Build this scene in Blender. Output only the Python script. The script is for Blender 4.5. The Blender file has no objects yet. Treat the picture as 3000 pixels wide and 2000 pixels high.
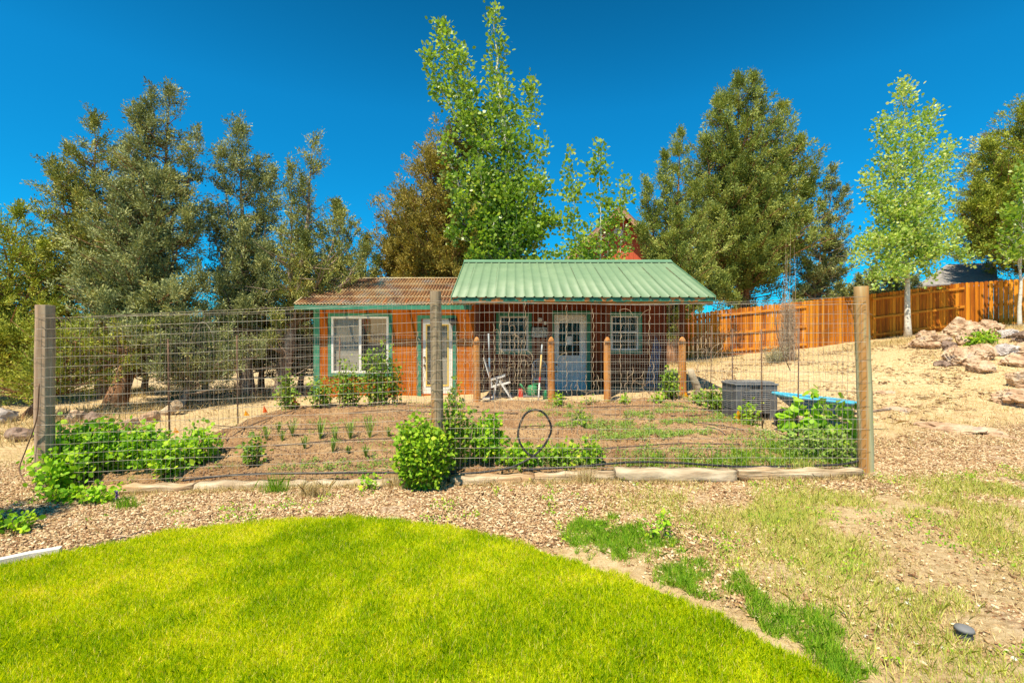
import bpy, bmesh, math, random
import numpy as np
from mathutils import Vector, Matrix, noise as mnoise

random.seed(7)
RNG = np.random.default_rng(11)
sc = bpy.context.scene
COL = sc.collection
R = math.radians

# ------------------------------------------------------------------ camera
CAMZ = 1.5
F = 1110.0            # focal length in units of a 2352 px wide picture
CX, CY = 1176.0, 783.0
cam_d = bpy.data.cameras.new('camera')
cam = bpy.data.objects.new('camera', cam_d)
COL.objects.link(cam)
cam.location = (0, 0, CAMZ)
cam.rotation_euler = (R(90), 0, 0)
cam_d.sensor_width = 36
cam_d.lens = F / 2352 * 36
cam_d.clip_start = 0.05
cam_d.clip_end = 3000
sc.camera = cam

# ------------------------------------------------------------------ light
SUN_EL, SUN_AZ = 61.0, 30.0        # azimuth: degrees to the left of straight behind the camera
w = bpy.data.worlds.new('World')
sc.world = w
w.use_nodes = True
nt = w.node_tree
for n in list(nt.nodes): nt.nodes.remove(n)
sky = nt.nodes.new('ShaderNodeTexSky')
sky.sky_type = 'NISHITA'
sky.sun_disc = False
sky.sun_elevation = R(SUN_EL)
sky.sun_rotation = R(180 + SUN_AZ)
sky.altitude = 1200
sky.air_density = 1.0
sky.dust_density = 0.3
sky.ozone_density = 1.5
tint = nt.nodes.new('ShaderNodeMixRGB'); tint.blend_type = 'MULTIPLY'; tint.inputs[0].default_value = 1
tint.inputs[2].default_value = (0.03, 0.91, 1.25, 1)
bg = nt.nodes.new('ShaderNodeBackground'); bg.inputs[1].default_value = 0.066
out = nt.nodes.new('ShaderNodeOutputWorld')
nt.links.new(sky.outputs[0], tint.inputs[1])
wtc = nt.nodes.new('ShaderNodeTexCoord'); wsp = nt.nodes.new('ShaderNodeSeparateXYZ'); nt.links.new(wtc.outputs['Generated'], wsp.inputs[0])
wr = nt.nodes.new('ShaderNodeValToRGB'); nt.links.new(wsp.outputs[2], wr.inputs[0])
for _ in range(3): wr.color_ramp.elements.new(.5)
for e_, (p_, v_) in zip(wr.color_ramp.elements, [(0, .72), (.2, .86), (.42, .92), (.60, .64), (1, .50)]): e_.position = p_; e_.color = (v_, v_, v_, 1)
wm = nt.nodes.new('ShaderNodeMixRGB'); wm.blend_type = 'MULTIPLY'; wm.inputs[0].default_value = 1
nt.links.new(tint.outputs[0], wm.inputs[1]); nt.links.new(wr.outputs[0], wm.inputs[2])
wg = nt.nodes.new('ShaderNodeMixRGB'); wg.blend_type = 'MULTIPLY'; wg.inputs[0].default_value = 1; wg.inputs[2].default_value = (1.5, 1.5, 1.5, 1); nt.links.new(wm.outputs[0], wg.inputs[1])
nt.links.new(wg.outputs[0], bg.inputs[0])
nt.links.new(bg.outputs[0], out.inputs[0])
sd = bpy.data.lights.new('sun', 'SUN')
sd.energy = 5.0
sd.angle = R(0.55)
sd.color = (1.0, 0.90, 0.70)
sun = bpy.data.objects.new('sun', sd)
COL.objects.link(sun)
sdir = Vector((-math.sin(R(SUN_AZ)) * math.cos(R(SUN_EL)), -math.cos(R(SUN_AZ)) * math.cos(R(SUN_EL)), math.sin(R(SUN_EL))))
sun.rotation_euler = sdir.to_track_quat('Z', 'Y').to_euler()
sun.location = (-5, -5, 20)
sc.view_settings.view_transform = 'Standard'
sc.view_settings.look = 'None'
sc.view_settings.exposure = 0.68
sc.view_settings.gamma = 1
sc.cycles.max_bounces = 8
sc.cycles.transparent_max_bounces = 12
sc.cycles.use_denoising = True

# ------------------------------------------------------------------ helpers
def ss(a, b, x):
    t = np.clip((np.asarray(x, float) - a) / (b - a), 0, 1)
    return t * t * (3 - 2 * t)

def gz(x, y):
    """height of the terrain"""
    x = np.asarray(x, float); y = np.asarray(y, float)
    z = 0.05 + 0.02 * np.clip(x, -14, 30) + 0.026 * (np.clip(y, -10, 11) - 5)
    z = z + 0.09 * np.clip(x - 2, 0, 22) * ss(6, 16, y) * 1.0
    z = z - 0.06 * np.clip(y - 14, 0, 30) * ss(2, -6, x)
    z = z + 0.012 * np.sin(x * 2.1 + y * 1.3) + 0.012 * np.sin(x * 0.9 - y * 2.3 + 1)
    return z

def P(px, py, Y):
    return Vector(((px - CX) / F * Y, Y, CAMZ - (py - CY) / F * Y))

def G(px, py):
    """point of the terrain seen at a picture position"""
    y = 0.5
    dx = (px - CX) / F; dz = -(py - CY) / F
    while y < 80:
        if CAMZ + dz * y <= float(gz(dx * y, y)): break
        y += 0.02
    return Vector((dx * y, y, float(gz(dx * y, y))))

def onG(x, y, dz=0.0):
    return Vector((x, y, float(gz(x, y)) + dz))

def tag(o, label=None, cat=None, group=None, kind=None):
    if label: o['label'] = label
    if cat: o['category'] = cat
    if group: o['group'] = group
    if kind: o['kind'] = kind
    return o

def thing(name, label, cat, loc=(0, 0, 0), group=None):
    o = bpy.data.objects.new(name, None)
    o.empty_display_size = 0.2
    COL.objects.link(o)
    o.location = loc
    return tag(o, label, cat, group)

def mesh_np(name, V, Fc, mat, parent=None, rnd=None, smooth=False, world=True):
    """V (n,3); Fc (m,k) with equal sized faces. One mesh object."""
    V = np.ascontiguousarray(V, dtype=np.float32); Fc = np.ascontiguousarray(Fc, dtype=np.int32)
    me = bpy.data.meshes.new(name)
    m, k = Fc.shape
    if parent is not None and world:
        V = V - np.array(parent_origin(parent), dtype=np.float32)
    me.vertices.add(len(V)); me.vertices.foreach_set('co', V.ravel())
    me.loops.add(m * k); me.loops.foreach_set('vertex_index', Fc.ravel())
    me.polygons.add(m)
    me.polygons.foreach_set('loop_start', np.arange(0, m * k, k, dtype=np.int32))
    try: me.polygons.foreach_set('loop_total', np.full(m, k, dtype=np.int32))
    except Exception: pass
    if smooth: me.polygons.foreach_set('use_smooth', np.ones(m, dtype=bool))
    if rnd is not None:
        a = me.attributes.new('rnd', 'FLOAT', 'FACE'); a.data.foreach_set('value', np.asarray(rnd, dtype=np.float32))
    me.update(); me.validate()
    me.materials.append(mat)
    o = bpy.data.objects.new(name, me); COL.objects.link(o)
    if parent is not None: o.parent = parent
    return o

def parent_origin(p):
    v = Vector((0, 0, 0))
    while p is not None:
        v += p.location; p = p.parent
    return v

class MB:
    """collects simple solids, builds them as one mesh"""
    def __init__(s): s.v = []; s.f = []; s.sm = []
    def add(s, v, f, sm=False):
        b = len(s.v); s.v += [tuple(p) for p in v]; s.f += [tuple(i + b for i in q) for q in f]; s.sm += [sm] * len(f); return s
    def box(s, x0, x1, y0, y1, z0, z1, M=None):
        v = [Vector((x, y, z)) for z in (z0, z1) for y in (y0, y1) for x in (x0, x1)]
        if M is not None: v = [M @ p for p in v]
        return s.add(v, [(0, 2, 3, 1), (4, 5, 7, 6), (0, 1, 5, 4), (1, 3, 7, 5), (3, 2, 6, 7), (2, 0, 4, 6)])
    def bar(s, a, b, wx, wy, up=(0, 0, 1)):
        a = Vector(a); b = Vector(b); d = (b - a); L = d.length
        q = d.to_track_quat('Z', 'Y').to_matrix().to_4x4()
        return s.box(-wx / 2, wx / 2, -wy / 2, wy / 2, 0, L, Matrix.Translation(a) @ q)
    def tube(s, pts, r, n=8, cap=True, sm=True):
        pts = [Vector(p) for p in pts]
        rs = r if hasattr(r, '__len__') else [r] * len(pts)
        V = []; Fc = []
        prev = None
        for i, p in enumerate(pts):
            t = (pts[min(i + 1, len(pts) - 1)] - pts[max(i - 1, 0)]).normalized()
            if prev is None:
                u = t.cross(Vector((0, 1, 0.1)));
                if u.length < 0.1: u = t.cross(Vector((1, 0, 0)))
                u.normalize()
            else:
                u = (prev - t * prev.dot(t)).normalized()
            prev = u; v = t.cross(u)
            for k in range(n):
                a = 2 * math.pi * k / n
                V.append(p + (u * math.cos(a) + v * math.sin(a)) * rs[i])
        for i in range(len(pts) - 1):
            for k in range(n):
                k2 = (k + 1) % n
                Fc.append((i * n + k, i * n + k2, (i + 1) * n + k2, (i + 1) * n + k))
        s.add(V, Fc, sm)
        if cap and n > 2:
            b = len(s.v) - len(V)
            s.f.append(tuple(b + k for k in range(n))[::-1]); s.sm.append(False)
            s.f.append(tuple(b + (len(pts) - 1) * n + k for k in range(n))); s.sm.append(False)
        return s
    def build(s, name, mat, parent=None, bevel=0.0):
        me = bpy.data.meshes.new(name)
        off = parent_origin(parent) if parent is not None else Vector((0, 0, 0))
        me.from_pydata([tuple(Vector(p) - off) for p in s.v], [], s.f)
        me.polygons.foreach_set('use_smooth', s.sm)
        me.update()
        bm = bmesh.new(); bm.from_mesh(me); bmesh.ops.recalc_face_normals(bm, faces=bm.faces[:])
        bm.to_mesh(me); bm.free()
        me.materials.append(mat)
        o = bpy.data.objects.new(name, me); COL.objects.link(o)
        if parent is not None: o.parent = parent
        if bevel > 0:
            b = o.modifiers.new('bevel', 'BEVEL'); b.width = bevel; b.segments = 2; b.limit_method = 'ANGLE'
        return o

# ------------------------------------------------------------------ materials
def newmat(name):
    m = bpy.data.materials.new(name); m.use_nodes = True
    nt = m.node_tree
    return m, nt, nt.nodes['Principled BSDF']

def ramp(nt, stops):
    r = nt.nodes.new('ShaderNodeValToRGB')
    el = r.color_ramp.elements
    while len(el) < len(stops): el.new(0.5)
    for e, (p, c) in zip(el, stops):
        e.position = p; e.color = (*c, 1)
    return r

def tex(nt, kind, scale, detail=4, stretch=(1, 1, 1), rough=0.6, coord='Object', rot=(0, 0, 0)):
    tc = nt.nodes.new('ShaderNodeTexCoord'); mp = nt.nodes.new('ShaderNodeMapping')
    mp.inputs['Scale'].default_value = stretch
    mp.inputs['Rotation'].default_value = rot
    nt.links.new(tc.outputs[coord], mp.inputs[0])
    if kind == 'noise':
        t = nt.nodes.new('ShaderNodeTexNoise'); t.inputs['Detail'].default_value = detail; t.inputs['Roughness'].default_value = rough; o = t.outputs['Fac']
    elif kind == 'voronoi':
        t = nt.nodes.new('ShaderNodeTexVoronoi'); o = t.outputs['Distance']
    elif kind == 'cell':
        t = nt.nodes.new('ShaderNodeTexVoronoi'); o = t.outputs['Color']
    elif kind == 'wave':
        t = nt.nodes.new('ShaderNodeTexWave'); t.inputs['Distortion'].default_value = 6; t.inputs['Detail'].default_value = detail; o = t.outputs['Fac']
    t.inputs['Scale'].default_value = scale
    nt.links.new(mp.outputs[0], t.inputs['Vector'])
    return o

def mixc(nt, fac, a, b, mode='MIX'):
    m = nt.nodes.new('ShaderNodeMixRGB'); m.blend_type = mode
    for s, v in ((0, fac), (1, a), (2, b)):
        if hasattr(v, 'is_linked') or hasattr(v, 'links'): nt.links.new(v, m.inputs[s])
        elif isinstance(v, (int, float)): m.inputs[s].default_value = v
        else: m.inputs[s].default_value = (*v, 1)
    return m.outputs[0]

def bump(nt, b, h, strength=0.3, dist=0.01):
    n = nt.nodes.new('ShaderNodeBump'); n.inputs['Strength'].default_value = strength; n.inputs['Distance'].default_value = dist
    nt.links.new(h, n.inputs['Height']); nt.links.new(n.outputs[0], b.inputs['Normal'])

def mat_noise(name, stops, scale=5, detail=5, stretch=(1, 1, 1), rough=0.8, bmp=0.3, bdist=0.01, metal=0.0, spec=0.3, second=None, kind='noise'):
    m, nt, b = newmat(name)
    h = tex(nt, kind, scale, detail, stretch)
    c = ramp(nt, stops); nt.links.new(h, c.inputs[0])
    col = c.outputs[0]
    if second:   # (scale, stretch, lo, hi, colour, amount)
        h2 = tex(nt, 'noise', second[0], 4, second[1])
        r2 = ramp(nt, [(second[2], (0, 0, 0)), (second[3], (1, 1, 1))]); nt.links.new(h2, r2.inputs[0])
        f = nt.nodes.new('ShaderNodeMath'); f.operation = 'MULTIPLY'; nt.links.new(r2.outputs[0], f.inputs[0]); f.inputs[1].default_value = second[5]
        col = mixc(nt, f.outputs[0], col, second[4])
    nt.links.new(col, b.inputs['Base Color'])
    b.inputs['Roughness'].default_value = rough
    b.inputs['Metallic'].default_value = metal
    b.inputs['Specular IOR Level'].default_value = spec
    if bmp: bump(nt, b, h, bmp, bdist)
    return m

def mat_leaf(name, stops, trans=0.35, rough=0.55, spec=0.25, tmul=(1.3, 1.35, 0.6)):
    m, nt, b = newmat(name)
    at = nt.nodes.new('ShaderNodeAttribute'); at.attribute_name = 'rnd'
    c = ramp(nt, stops); nt.links.new(at.outputs['Fac'], c.inputs[0])
    nt.links.new(c.outputs[0], b.inputs['Base Color'])
    b.inputs['Roughness'].default_value = rough
    b.inputs['Specular IOR Level'].default_value = spec
    t = nt.nodes.new('ShaderNodeBsdfTranslucent')
    nt.links.new(mixc(nt, 1.0, c.outputs[0], tmul, 'MULTIPLY'), t.inputs[0])
    mx = nt.nodes.new('ShaderNodeMixShader'); mx.inputs[0].default_value = trans
    nt.links.new(b.outputs[0], mx.inputs[1]); nt.links.new(t.outputs[0], mx.inputs[2])
    nt.links.new(mx.outputs[0], nt.nodes['Material Output'].inputs[0])
    return m

M = {}
M['juniper_a'] = mat_leaf('juniper foliage', [(0.0, (.045, .065, .018)), (.35, (.17, .20, .045)), (.7, (.42, .42, .10)), (.92, (.62, .52, .15)), (1.0, (.62, .28, .05))], trans=.08)
M['juniper_b'] = mat_leaf('juniper foliage blue', [(0.0, (.045, .065, .03)), (.35, (.16, .19, .075)), (.7, (.39, .41, .15)), (.93, (.60, .53, .20)), (1.0, (.62, .29, .06))], trans=.08)
M['juniper_c'] = mat_leaf('juniper foliage rusty', [(0.0, (.07, .07, .015)), (.3, (.25, .205, .04)), (.7, (.42, .33, .06)), (1.0, (.58, .36, .07))], trans=.14)
M['juniper_e'] = mat_leaf('juniper foliage deep green', [(0.0, (.05, .08, .018)), (.35, (.17, .22, .04)), (.7, (.34, .38, .08)), (.93, (.46, .44, .12)), (1.0, (.55, .27, .05))], trans=.14)
M['juniper_d'] = mat_leaf('juniper foliage olive', [(0.0, (.05, .08, .012)), (.35, (.21, .26, .025)), (.7, (.44, .47, .06)), (1.0, (.62, .46, .08))], trans=.10)
M['aspen'] = mat_leaf('aspen leaf', [(0.0, (0.0715, 0.156, 0.014)), (.4, (0.2002, 0.338, 0.0351)), (.75, (0.429, 0.52, 0.0936)), (.95, (0.6864, 0.65, 0.1872)), (1.0, (0.715, 0.468, 0.0468))], trans=.4, spec=.5, rough=.4)
M['aspen_pale'] = mat_leaf('pale aspen leaf', [(0.0, (0.1144, 0.221, 0.0234)), (.4, (0.3146, 0.468, 0.0819)), (.75, (0.6006, 0.65, 0.1989)), (1.0, (0.85, 0.754, 0.2925))], trans=.4, spec=.5, rough=.4)
M['berry'] = mat_leaf('berry leaf', [(0.0, (0.1001, 0.234, 0.0094)), (.5, (0.2574, 0.494, 0.0175)), (.85, (0.5434, 0.715, 0.0351)), (1.0, (0.7865, 0.78, 0.0585))], trans=.35)
M['bush'] = mat_leaf('bush leaf', [(0.0, (0.0858, 0.195, 0.0094)), (.5, (0.2431, 0.429, 0.0175)), (.85, (0.4719, 0.611, 0.0351)), (1.0, (0.6435, 0.585, 0.0585))], trans=.35)
M['rose'] = mat_leaf('rose leaf', [(0.0, (0.0572, 0.13, 0.014)), (.5, (0.1716, 0.299, 0.0234)), (.85, (0.3718, 0.468, 0.0468)), (1.0, (0.572, 0.39, 0.0702))], trans=.3)
M['weed'] = mat_leaf('weed leaf', [(0.0, (0.1144, 0.208, 0.0351)), (.5, (0.2431, 0.377, 0.0585)), (.85, (0.4004, 0.494, 0.1053)), (1.0, (0.6006, 0.546, 0.1755))], trans=.3)
M['bigleaf'] = mat_leaf('broad leaf', [(0.0, (0.1287, 0.286, 0.014)), (.5, (0.286, 0.52, 0.0234)), (1.0, (0.5148, 0.676, 0.0468))], trans=.4, rough=.4)
M['lawn'] = mat_leaf('lawn blade', [(0.0, (.13, .29, .001)), (.3, (.36, .54, .001)), (.65, (.72, .76, .002)), (.9, (.88, .82, .02)), (1.0, (.88, .70, .22))], trans=.43, rough=.5, tmul=(1.15, 1.12, .3))
M['grass_green'] = mat_leaf('green grass blade', [(0.0, (0.1134, 0.27, 0.013)), (.5, (0.2592, 0.486, 0.0216)), (1.0, (0.5832, 0.648, 0.0648))], trans=.35)
M['straw'] = mat_leaf('straw blade', [(0.0, (.34, .22, .08)), (.4, (.62, .46, .20)), (.8, (.82, .68, .38)), (1.0, (.50, .47, .10))], trans=.2, tmul=(1, 1, .9))
M['grass_pale'] = mat_leaf('yellowing grass blade', [(0.0, (.30, .42, .05)), (.5, (.58, .60, .12)), (1.0, (.80, .66, .28))], trans=.25)
M['brush'] = mat_leaf('dry brush', [(0.0, (.14, .10, .07)), (.5, (.30, .22, .16)), (1.0, (.48, .38, .28))], trans=.1, tmul=(1, 1, 1))
M['sage'] = mat_leaf('sage leaf', [(0.0, (.20, .20, .10)), (.5, (.34, .33, .19)), (1.0, (.52, .47, .30))], trans=.2, tmul=(1, 1, .9))
M['chips'] = mat_leaf('wood chip', [(0.0, (.12, .055, .022)), (.3, (.32, .17, .08)), (.6, (.54, .36, .19)), (1.0, (.82, .68, .45))], trans=.0)
M['purple'] = mat_leaf('purple petal', [(0, (.12, .02, .30)), (1, (.25, .05, .5))], trans=.2)

M['bark_j'] = mat_noise('juniper bark', [(.3, (.10, .045, .022)), (.5, (.26, .125, .06)), (.7, (.48, .27, .15))], 6, 6, (2.5, 2.5, .35), .9, .8, .03)
M['bark_grey'] = mat_noise('grey juniper bark', [(.3, (.12, .08, .055)), (.5, (.30, .21, .15)), (.7, (.52, .42, .33))], 6, 6, (2.5, 2.5, .4), .9, .8, .03)
M['bark_a'] = mat_noise('aspen bark', [(.28, (.10, .08, .06)), (.36, (.50, .47, .40)), (.6, (.72, .68, .60))], 5, 5, (1, 1, 3), .75, .3, .01)
M['stem'] = mat_noise('plant stem', [(.3, (.16, .10, .05)), (.7, (.30, .24, .10))], 10, 3, rough=.8, bmp=0)
M['twig'] = mat_noise('dead twig', [(.3, (.28, .17, .10)), (.7, (.60, .45, .30))], 14, 3, rough=.9, bmp=.2)

def mat_boards(name, stops, pitch, seam=(.03, .012, .004), vary=.35, seamw=.05, blotch=None, axis=0, rough=.75, grain=(8, 8, .35), seam_soft=None):
    """stained timber: board to board variation along X, grain along Z"""
    m, nt, b = newmat(name)
    tc = nt.nodes.new('ShaderNodeTexCoord')
    sp = nt.nodes.new('ShaderNodeSeparateXYZ'); nt.links.new(tc.outputs['Object'], sp.inputs[0])
    d = nt.nodes.new('ShaderNodeMath'); d.operation = 'DIVIDE'; nt.links.new(sp.outputs[axis], d.inputs[0]); d.inputs[1].default_value = pitch
    fl = nt.nodes.new('ShaderNodeMath'); fl.operation = 'FLOOR'; nt.links.new(d.outputs[0], fl.inputs[0])
    wn = nt.nodes.new('ShaderNodeTexWhiteNoise'); wn.noise_dimensions = '1D'; nt.links.new(fl.outputs[0], wn.inputs['W'])
    fr = nt.nodes.new('ShaderNodeMath'); fr.operation = 'FRACT'; nt.links.new(d.outputs[0], fr.inputs[0])
    g = tex(nt, 'noise', 3, 6, grain)
    c = ramp(nt, stops)
    ad = nt.nodes.new('ShaderNodeMath'); ad.operation = 'MULTIPLY_ADD'; nt.links.new(wn.outputs[0], ad.inputs[0]); ad.inputs[1].default_value = vary; nt.links.new(g, ad.inputs[2])
    sb = nt.nodes.new('ShaderNodeMath'); sb.operation = 'SUBTRACT'; nt.links.new(ad.outputs[0], sb.inputs[0]); sb.inputs[1].default_value = vary / 2
    nt.links.new(sb.outputs[0], c.inputs[0])
    col = c.outputs[0]
    if blotch:
        h2 = tex(nt, 'noise', blotch[0], 4, (1, 1, .6))
        r2 = ramp(nt, [(blotch[1], (0, 0, 0)), (blotch[2], (1, 1, 1))]); nt.links.new(h2, r2.inputs[0])
        col = mixc(nt, r2.outputs[0], col, blotch[3])
    lt = nt.nodes.new('ShaderNodeMath'); lt.operation = 'LESS_THAN'; nt.links.new(fr.outputs[0], lt.inputs[0]); lt.inputs[1].default_value = seamw
    col = mixc(nt, lt.outputs[0], col, seam)
    nt.links.new(col, b.inputs['Base Color'])
    b.inputs['Roughness'].default_value = rough
    b.inputs['Specular IOR Level'].default_value = .25
    bump(nt, b, g, .35, .006)
    return m

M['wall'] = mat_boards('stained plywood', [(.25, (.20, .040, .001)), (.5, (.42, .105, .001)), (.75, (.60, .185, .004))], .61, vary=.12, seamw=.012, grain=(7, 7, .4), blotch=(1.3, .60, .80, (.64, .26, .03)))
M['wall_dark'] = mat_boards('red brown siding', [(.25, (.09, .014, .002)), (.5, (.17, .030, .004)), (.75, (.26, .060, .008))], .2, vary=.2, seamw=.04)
M['fence'] = mat_boards('stained fence board', [(.2, (.30, .075, .002)), (.5, (.56, .175, .004)), (.8, (.74, .29, .02))], .14, vary=.62, seamw=.08, grain=(5, 5, .3), blotch=(1.1, .56, .75, (.30, .10, .006)))
M['rail'] = mat_noise('stained rail', [(.3, (.44, .14, .006)), (.7, (.70, .27, .02))], 4, 5, (.4, 4, 4), .75, .3)
M['orange_post'] = mat_noise('orange round post', [(.25, (.22, .075, .015)), (.5, (.52, .20, .035)), (.75, (.68, .34, .10))], 5, 6, (3, 3, .35), .8, .5, .01, second=(3, (1, 1, .4), .5, .7, (.38, .27, .17), .7))
M['post_left'] = mat_noise('grey brown post', [(.25, (.15, .085, .055)), (.5, (.36, .24, .16)), (.75, (.54, .42, .31))], 4, 7, (4, 4, .25), .85, .6, .012, second=(2, (1.5, 1.5, .3), .5, .65, (.42, .34, .25), .5))
M['post_mid'] = mat_noise('weathered round post', [(.25, (.11, .075, .045)), (.5, (.27, .20, .13)), (.75, (.44, .35, .23))], 5, 7, (4, 4, .3), .85, .8, .012, second=(2.2, (2, 2, .35), .5, .64, (.50, .22, .06), .8))
M['post_right'] = mat_noise('green treated post', [(.25, (.20, .21, .11)), (.5, (.37, .37, .21)), (.75, (.52, .50, .32))], 5, 7, (4, 4, .25), .8, .6, .01, second=(1.6, (4, 4, .18), .47, .56, (.44, .20, .05), .9))
M['dark_post'] = mat_noise('dark stained post', [(.3, (.10, .025, .008)), (.7, (.24, .06, .015))], 5, 5, (3, 3, .4), .8, .4)
M['green_trim'] = mat_noise('green painted trim', [(.3, (.030, .16, .095)), (.7, (.065, .27, .165))], 4, 6, (1, 1, 1), .65, .3, .004, second=(9, (1, 1, .5), .64, .74, (.22, .24, .15), .6))
M['fascia'] = mat_noise('peeling green fascia', [(.3, (.02, .12, .08)), (.7, (.05, .25, .16))], 4, 6, (1, 1, 1), .7, .4, .006, second=(3.0, (1.2, 1, 3), .52, .56, (.50, .19, .05), .9))
M['fascia_low'] = mat_noise('bare wood fascia strip', [(.3, (.36, .12, .02)), (.7, (.62, .26, .06))], 4, 6, (1, 1, 1), .8, .4, .006, second=(3.3, (1, 1, 3), .54, .58, (.04, .22, .15), .9))
M['metal_roof'] = mat_noise('green metal roof', [(.3, (.15, .235, .13)), (.7, (.18, .27, .15))], 3, 5, (1, 1, 1), .5, .08, .004, spec=.35, second=(1.2, (1, 1, .5), .5, .8, (.26, .34, .20), .7))
M['roof_cap'] = mat_noise('green roof cap', [(.3, (.12, .24, .14)), (.7, (.15, .28, .17))], 3, 4, rough=.5, bmp=.05)
M['white'] = mat_noise('white paint', [(.3, (.66, .64, .58)), (.7, (.78, .76, .72))], 6, 5, rough=.5, bmp=.1, bdist=.003)
M['porch_door'] = mat_noise('cream white porch door', [(.3, (.66, .62, .56)), (.7, (.78, .74, .68))], 3, 5, rough=.5, bmp=.05)
M['white_door'] = mat_noise('white door paint', [(.3, (.66, .66, .62)), (.7, (.78, .77, .74))], 3, 5, rough=.5, bmp=.05, second=(5, (2, 2, .5), .62, .74, (.55, .42, .22), .5))
M['yellow_trim'] = mat_noise('yellow wood frame', [(.3, (.62, .42, .07)), (.7, (.78, .58, .16))], 8, 5, (1, 1, .3), .6, .2)
M['timber'] = mat_noise('weathered edging timber', [(.3, (.13, .08, .045)), (.45, (.38, .27, .16)), (.6, (.60, .47, .32)), (.75, (.78, .68, .50))], 4, 9, (.7, 5, 9), .9, 1.0, .03, second=(1.3, (1, 1, 1), .5, .62, (.52, .29, .13), .6))
M['timber_pale'] = mat_noise('pale edging timber', [(.25, (.28, .19, .12)), (.45, (.42, .32, .21)), (.7, (.64, .53, .38))], 3, 8, (1.2, 3, 5), .9, .9, .02)
M['deck'] = mat_noise('pale deck edge', [(.3, (.48, .33, .17)), (.7, (.68, .52, .31))], 4, 5, (.3, 3, 3), .8, .3)
M['deck_floor'] = mat_noise('porch floor', [(.3, (.10, .08, .06)), (.7, (.2, .16, .12))], 4, 5, (.3, 3, 3), .8, .3)
M['wire'] = mat_noise('galvanised wire', [(.3, (.24, .19, .14)), (.7, (.54, .49, .42))], 12, 3, rough=.5, bmp=0, metal=.1, spec=.4)
M['wire_dark'] = mat_noise('old rusty wire', [(.3, (.16, .12, .09)), (.7, (.38, .31, .25))], 9, 3, rough=.7, bmp=0)
M['hose'] = mat_noise('black hose', [(.3, (.018, .017, .018)), (.7, (.05, .048, .05))], 9, 3, rough=.5, bmp=.1)
M['drip'] = mat_noise('dusty drip line', [(.3, (.05, .035, .03)), (.7, (.13, .095, .08))], 4, 3, rough=.7, bmp=0)
M['chair'] = mat_noise('white plastic', [(.3, (.68, .66, .62)), (.7, (.78, .77, .74))], 9, 3, rough=.45, bmp=.05)
M['grey_plastic'] = mat_noise('charcoal plastic', [(.3, (.085, .085, .092)), (.7, (.14, .14, .15))], 7, 4, rough=.55, bmp=.1)
M['grey_lid'] = mat_noise('grey plastic lid', [(.3, (.15, .15, .155)), (.7, (.22, .22, .225))], 7, 4, rough=.6, bmp=.1)
M['black'] = mat_noise('black', [(.3, (.008, .008, .008)), (.7, (.02, .02, .02))], 7, 2, rough=.8, bmp=0)
M['turq'] = mat_noise('turquoise plastic', [(.3, (.06, .42, .62)), (.7, (.12, .55, .74))], 5, 3, rough=.4, bmp=.05)
M['navy'] = mat_noise('blue tray shell', [(.3, (.02, .10, .24)), (.7, (.03, .15, .33))], 5, 3, rough=.45, bmp=.05)
M['soil'] = None
M['rust'] = mat_noise('rusty steel', [(.3, (.10, .05, .03)), (.7, (.24, .14, .09))], 9, 4, rough=.8, bmp=.2)
M['knob'] = mat_noise('dark bronze', [(.3, (.10, .06, .03)), (.7, (.2, .12, .06))], 9, 3, rough=.35, bmp=0, metal=.7)
M['red_wall'] = mat_boards('red painted siding', [(.25, (.36, .060, .025)), (.5, (.55, .105, .045)), (.75, (.66, .15, .07))], .3, vary=.12, seamw=.04)
M['brown_trim'] = mat_noise('brown trim', [(.3, (.15, .07, .05)), (.7, (.30, .15, .10))], 5, 4, rough=.8, bmp=.2)
M['brown_fascia'] = mat_noise('light brown fascia', [(.3, (.40, .21, .13)), (.7, (.52, .30, .19))], 5, 4, rough=.8, bmp=.2)
M['shingle'] = mat_noise('grey shingle', [(.3, (.16, .14, .13)), (.5, (.27, .25, .24)), (.7, (.38, .36, .34))], 7, 4, (1, 1, 4), .85, .5)
M['orange_flag'] = mat_leaf('orange flag', [(0, (.90, .13, .01)), (1, (.95, .2, .02))], trans=.35, tmul=(1, 1, 1))
M['yellow_flag'] = mat_leaf('yellow flag', [(0, (.92, .40, .01)), (1, (.95, .52, .02))], trans=.35, tmul=(1, 1, 1))
M['red_flag'] = mat_leaf('red flag', [(0, (.85, .03, .015)), (1, (.9, .06, .02))], trans=.35, tmul=(1, 1, 1))
M['rock'] = mat_noise('tan lichen rock', [(.25, (.16, .09, .055)), (.42, (.40, .25, .15)), (.58, (.60, .43, .28)), (.75, (.74, .62, .44))], 4.5, 12, rough=.92, bmp=.9, bdist=.05, second=(5, (1, 1, 1), .56, .68, (.28, .22, .20), .75))
M['rock_grey'] = mat_noise('grey rock', [(.3, (.26, .21, .19)), (.5, (.46, .40, .37)), (.7, (.64, .58, .54))], 4, 8, rough=.9, bmp=.8, bdist=.04)
M['rock_dark'] = mat_noise('dark brown rock', [(.3, (.11, .07, .05)), (.5, (.24, .16, .12)), (.7, (.42, .31, .24))], 4, 8, rough=.9, bmp=.8, bdist=.04)
M['stone_white'] = mat_noise('pale stone', [(.3, (.66, .62, .58)), (.7, (.84, .81, .78))], 9, 5, rough=.85, bmp=.4)
M['curtain'] = mat_noise('faded pale board', [(.3, (.55, .50, .42)), (.7, (.74, .69, .60))], 5, 6, (1, 1, 1), .9, .3)
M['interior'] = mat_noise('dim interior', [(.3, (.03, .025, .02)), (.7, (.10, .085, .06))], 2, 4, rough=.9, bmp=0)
M['bluepipe'] = mat_noise('faded blue pipe', [(.3, (.10, .22, .34)), (.7, (.18, .32, .45))], 3, 3, rough=.5, bmp=0)
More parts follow.
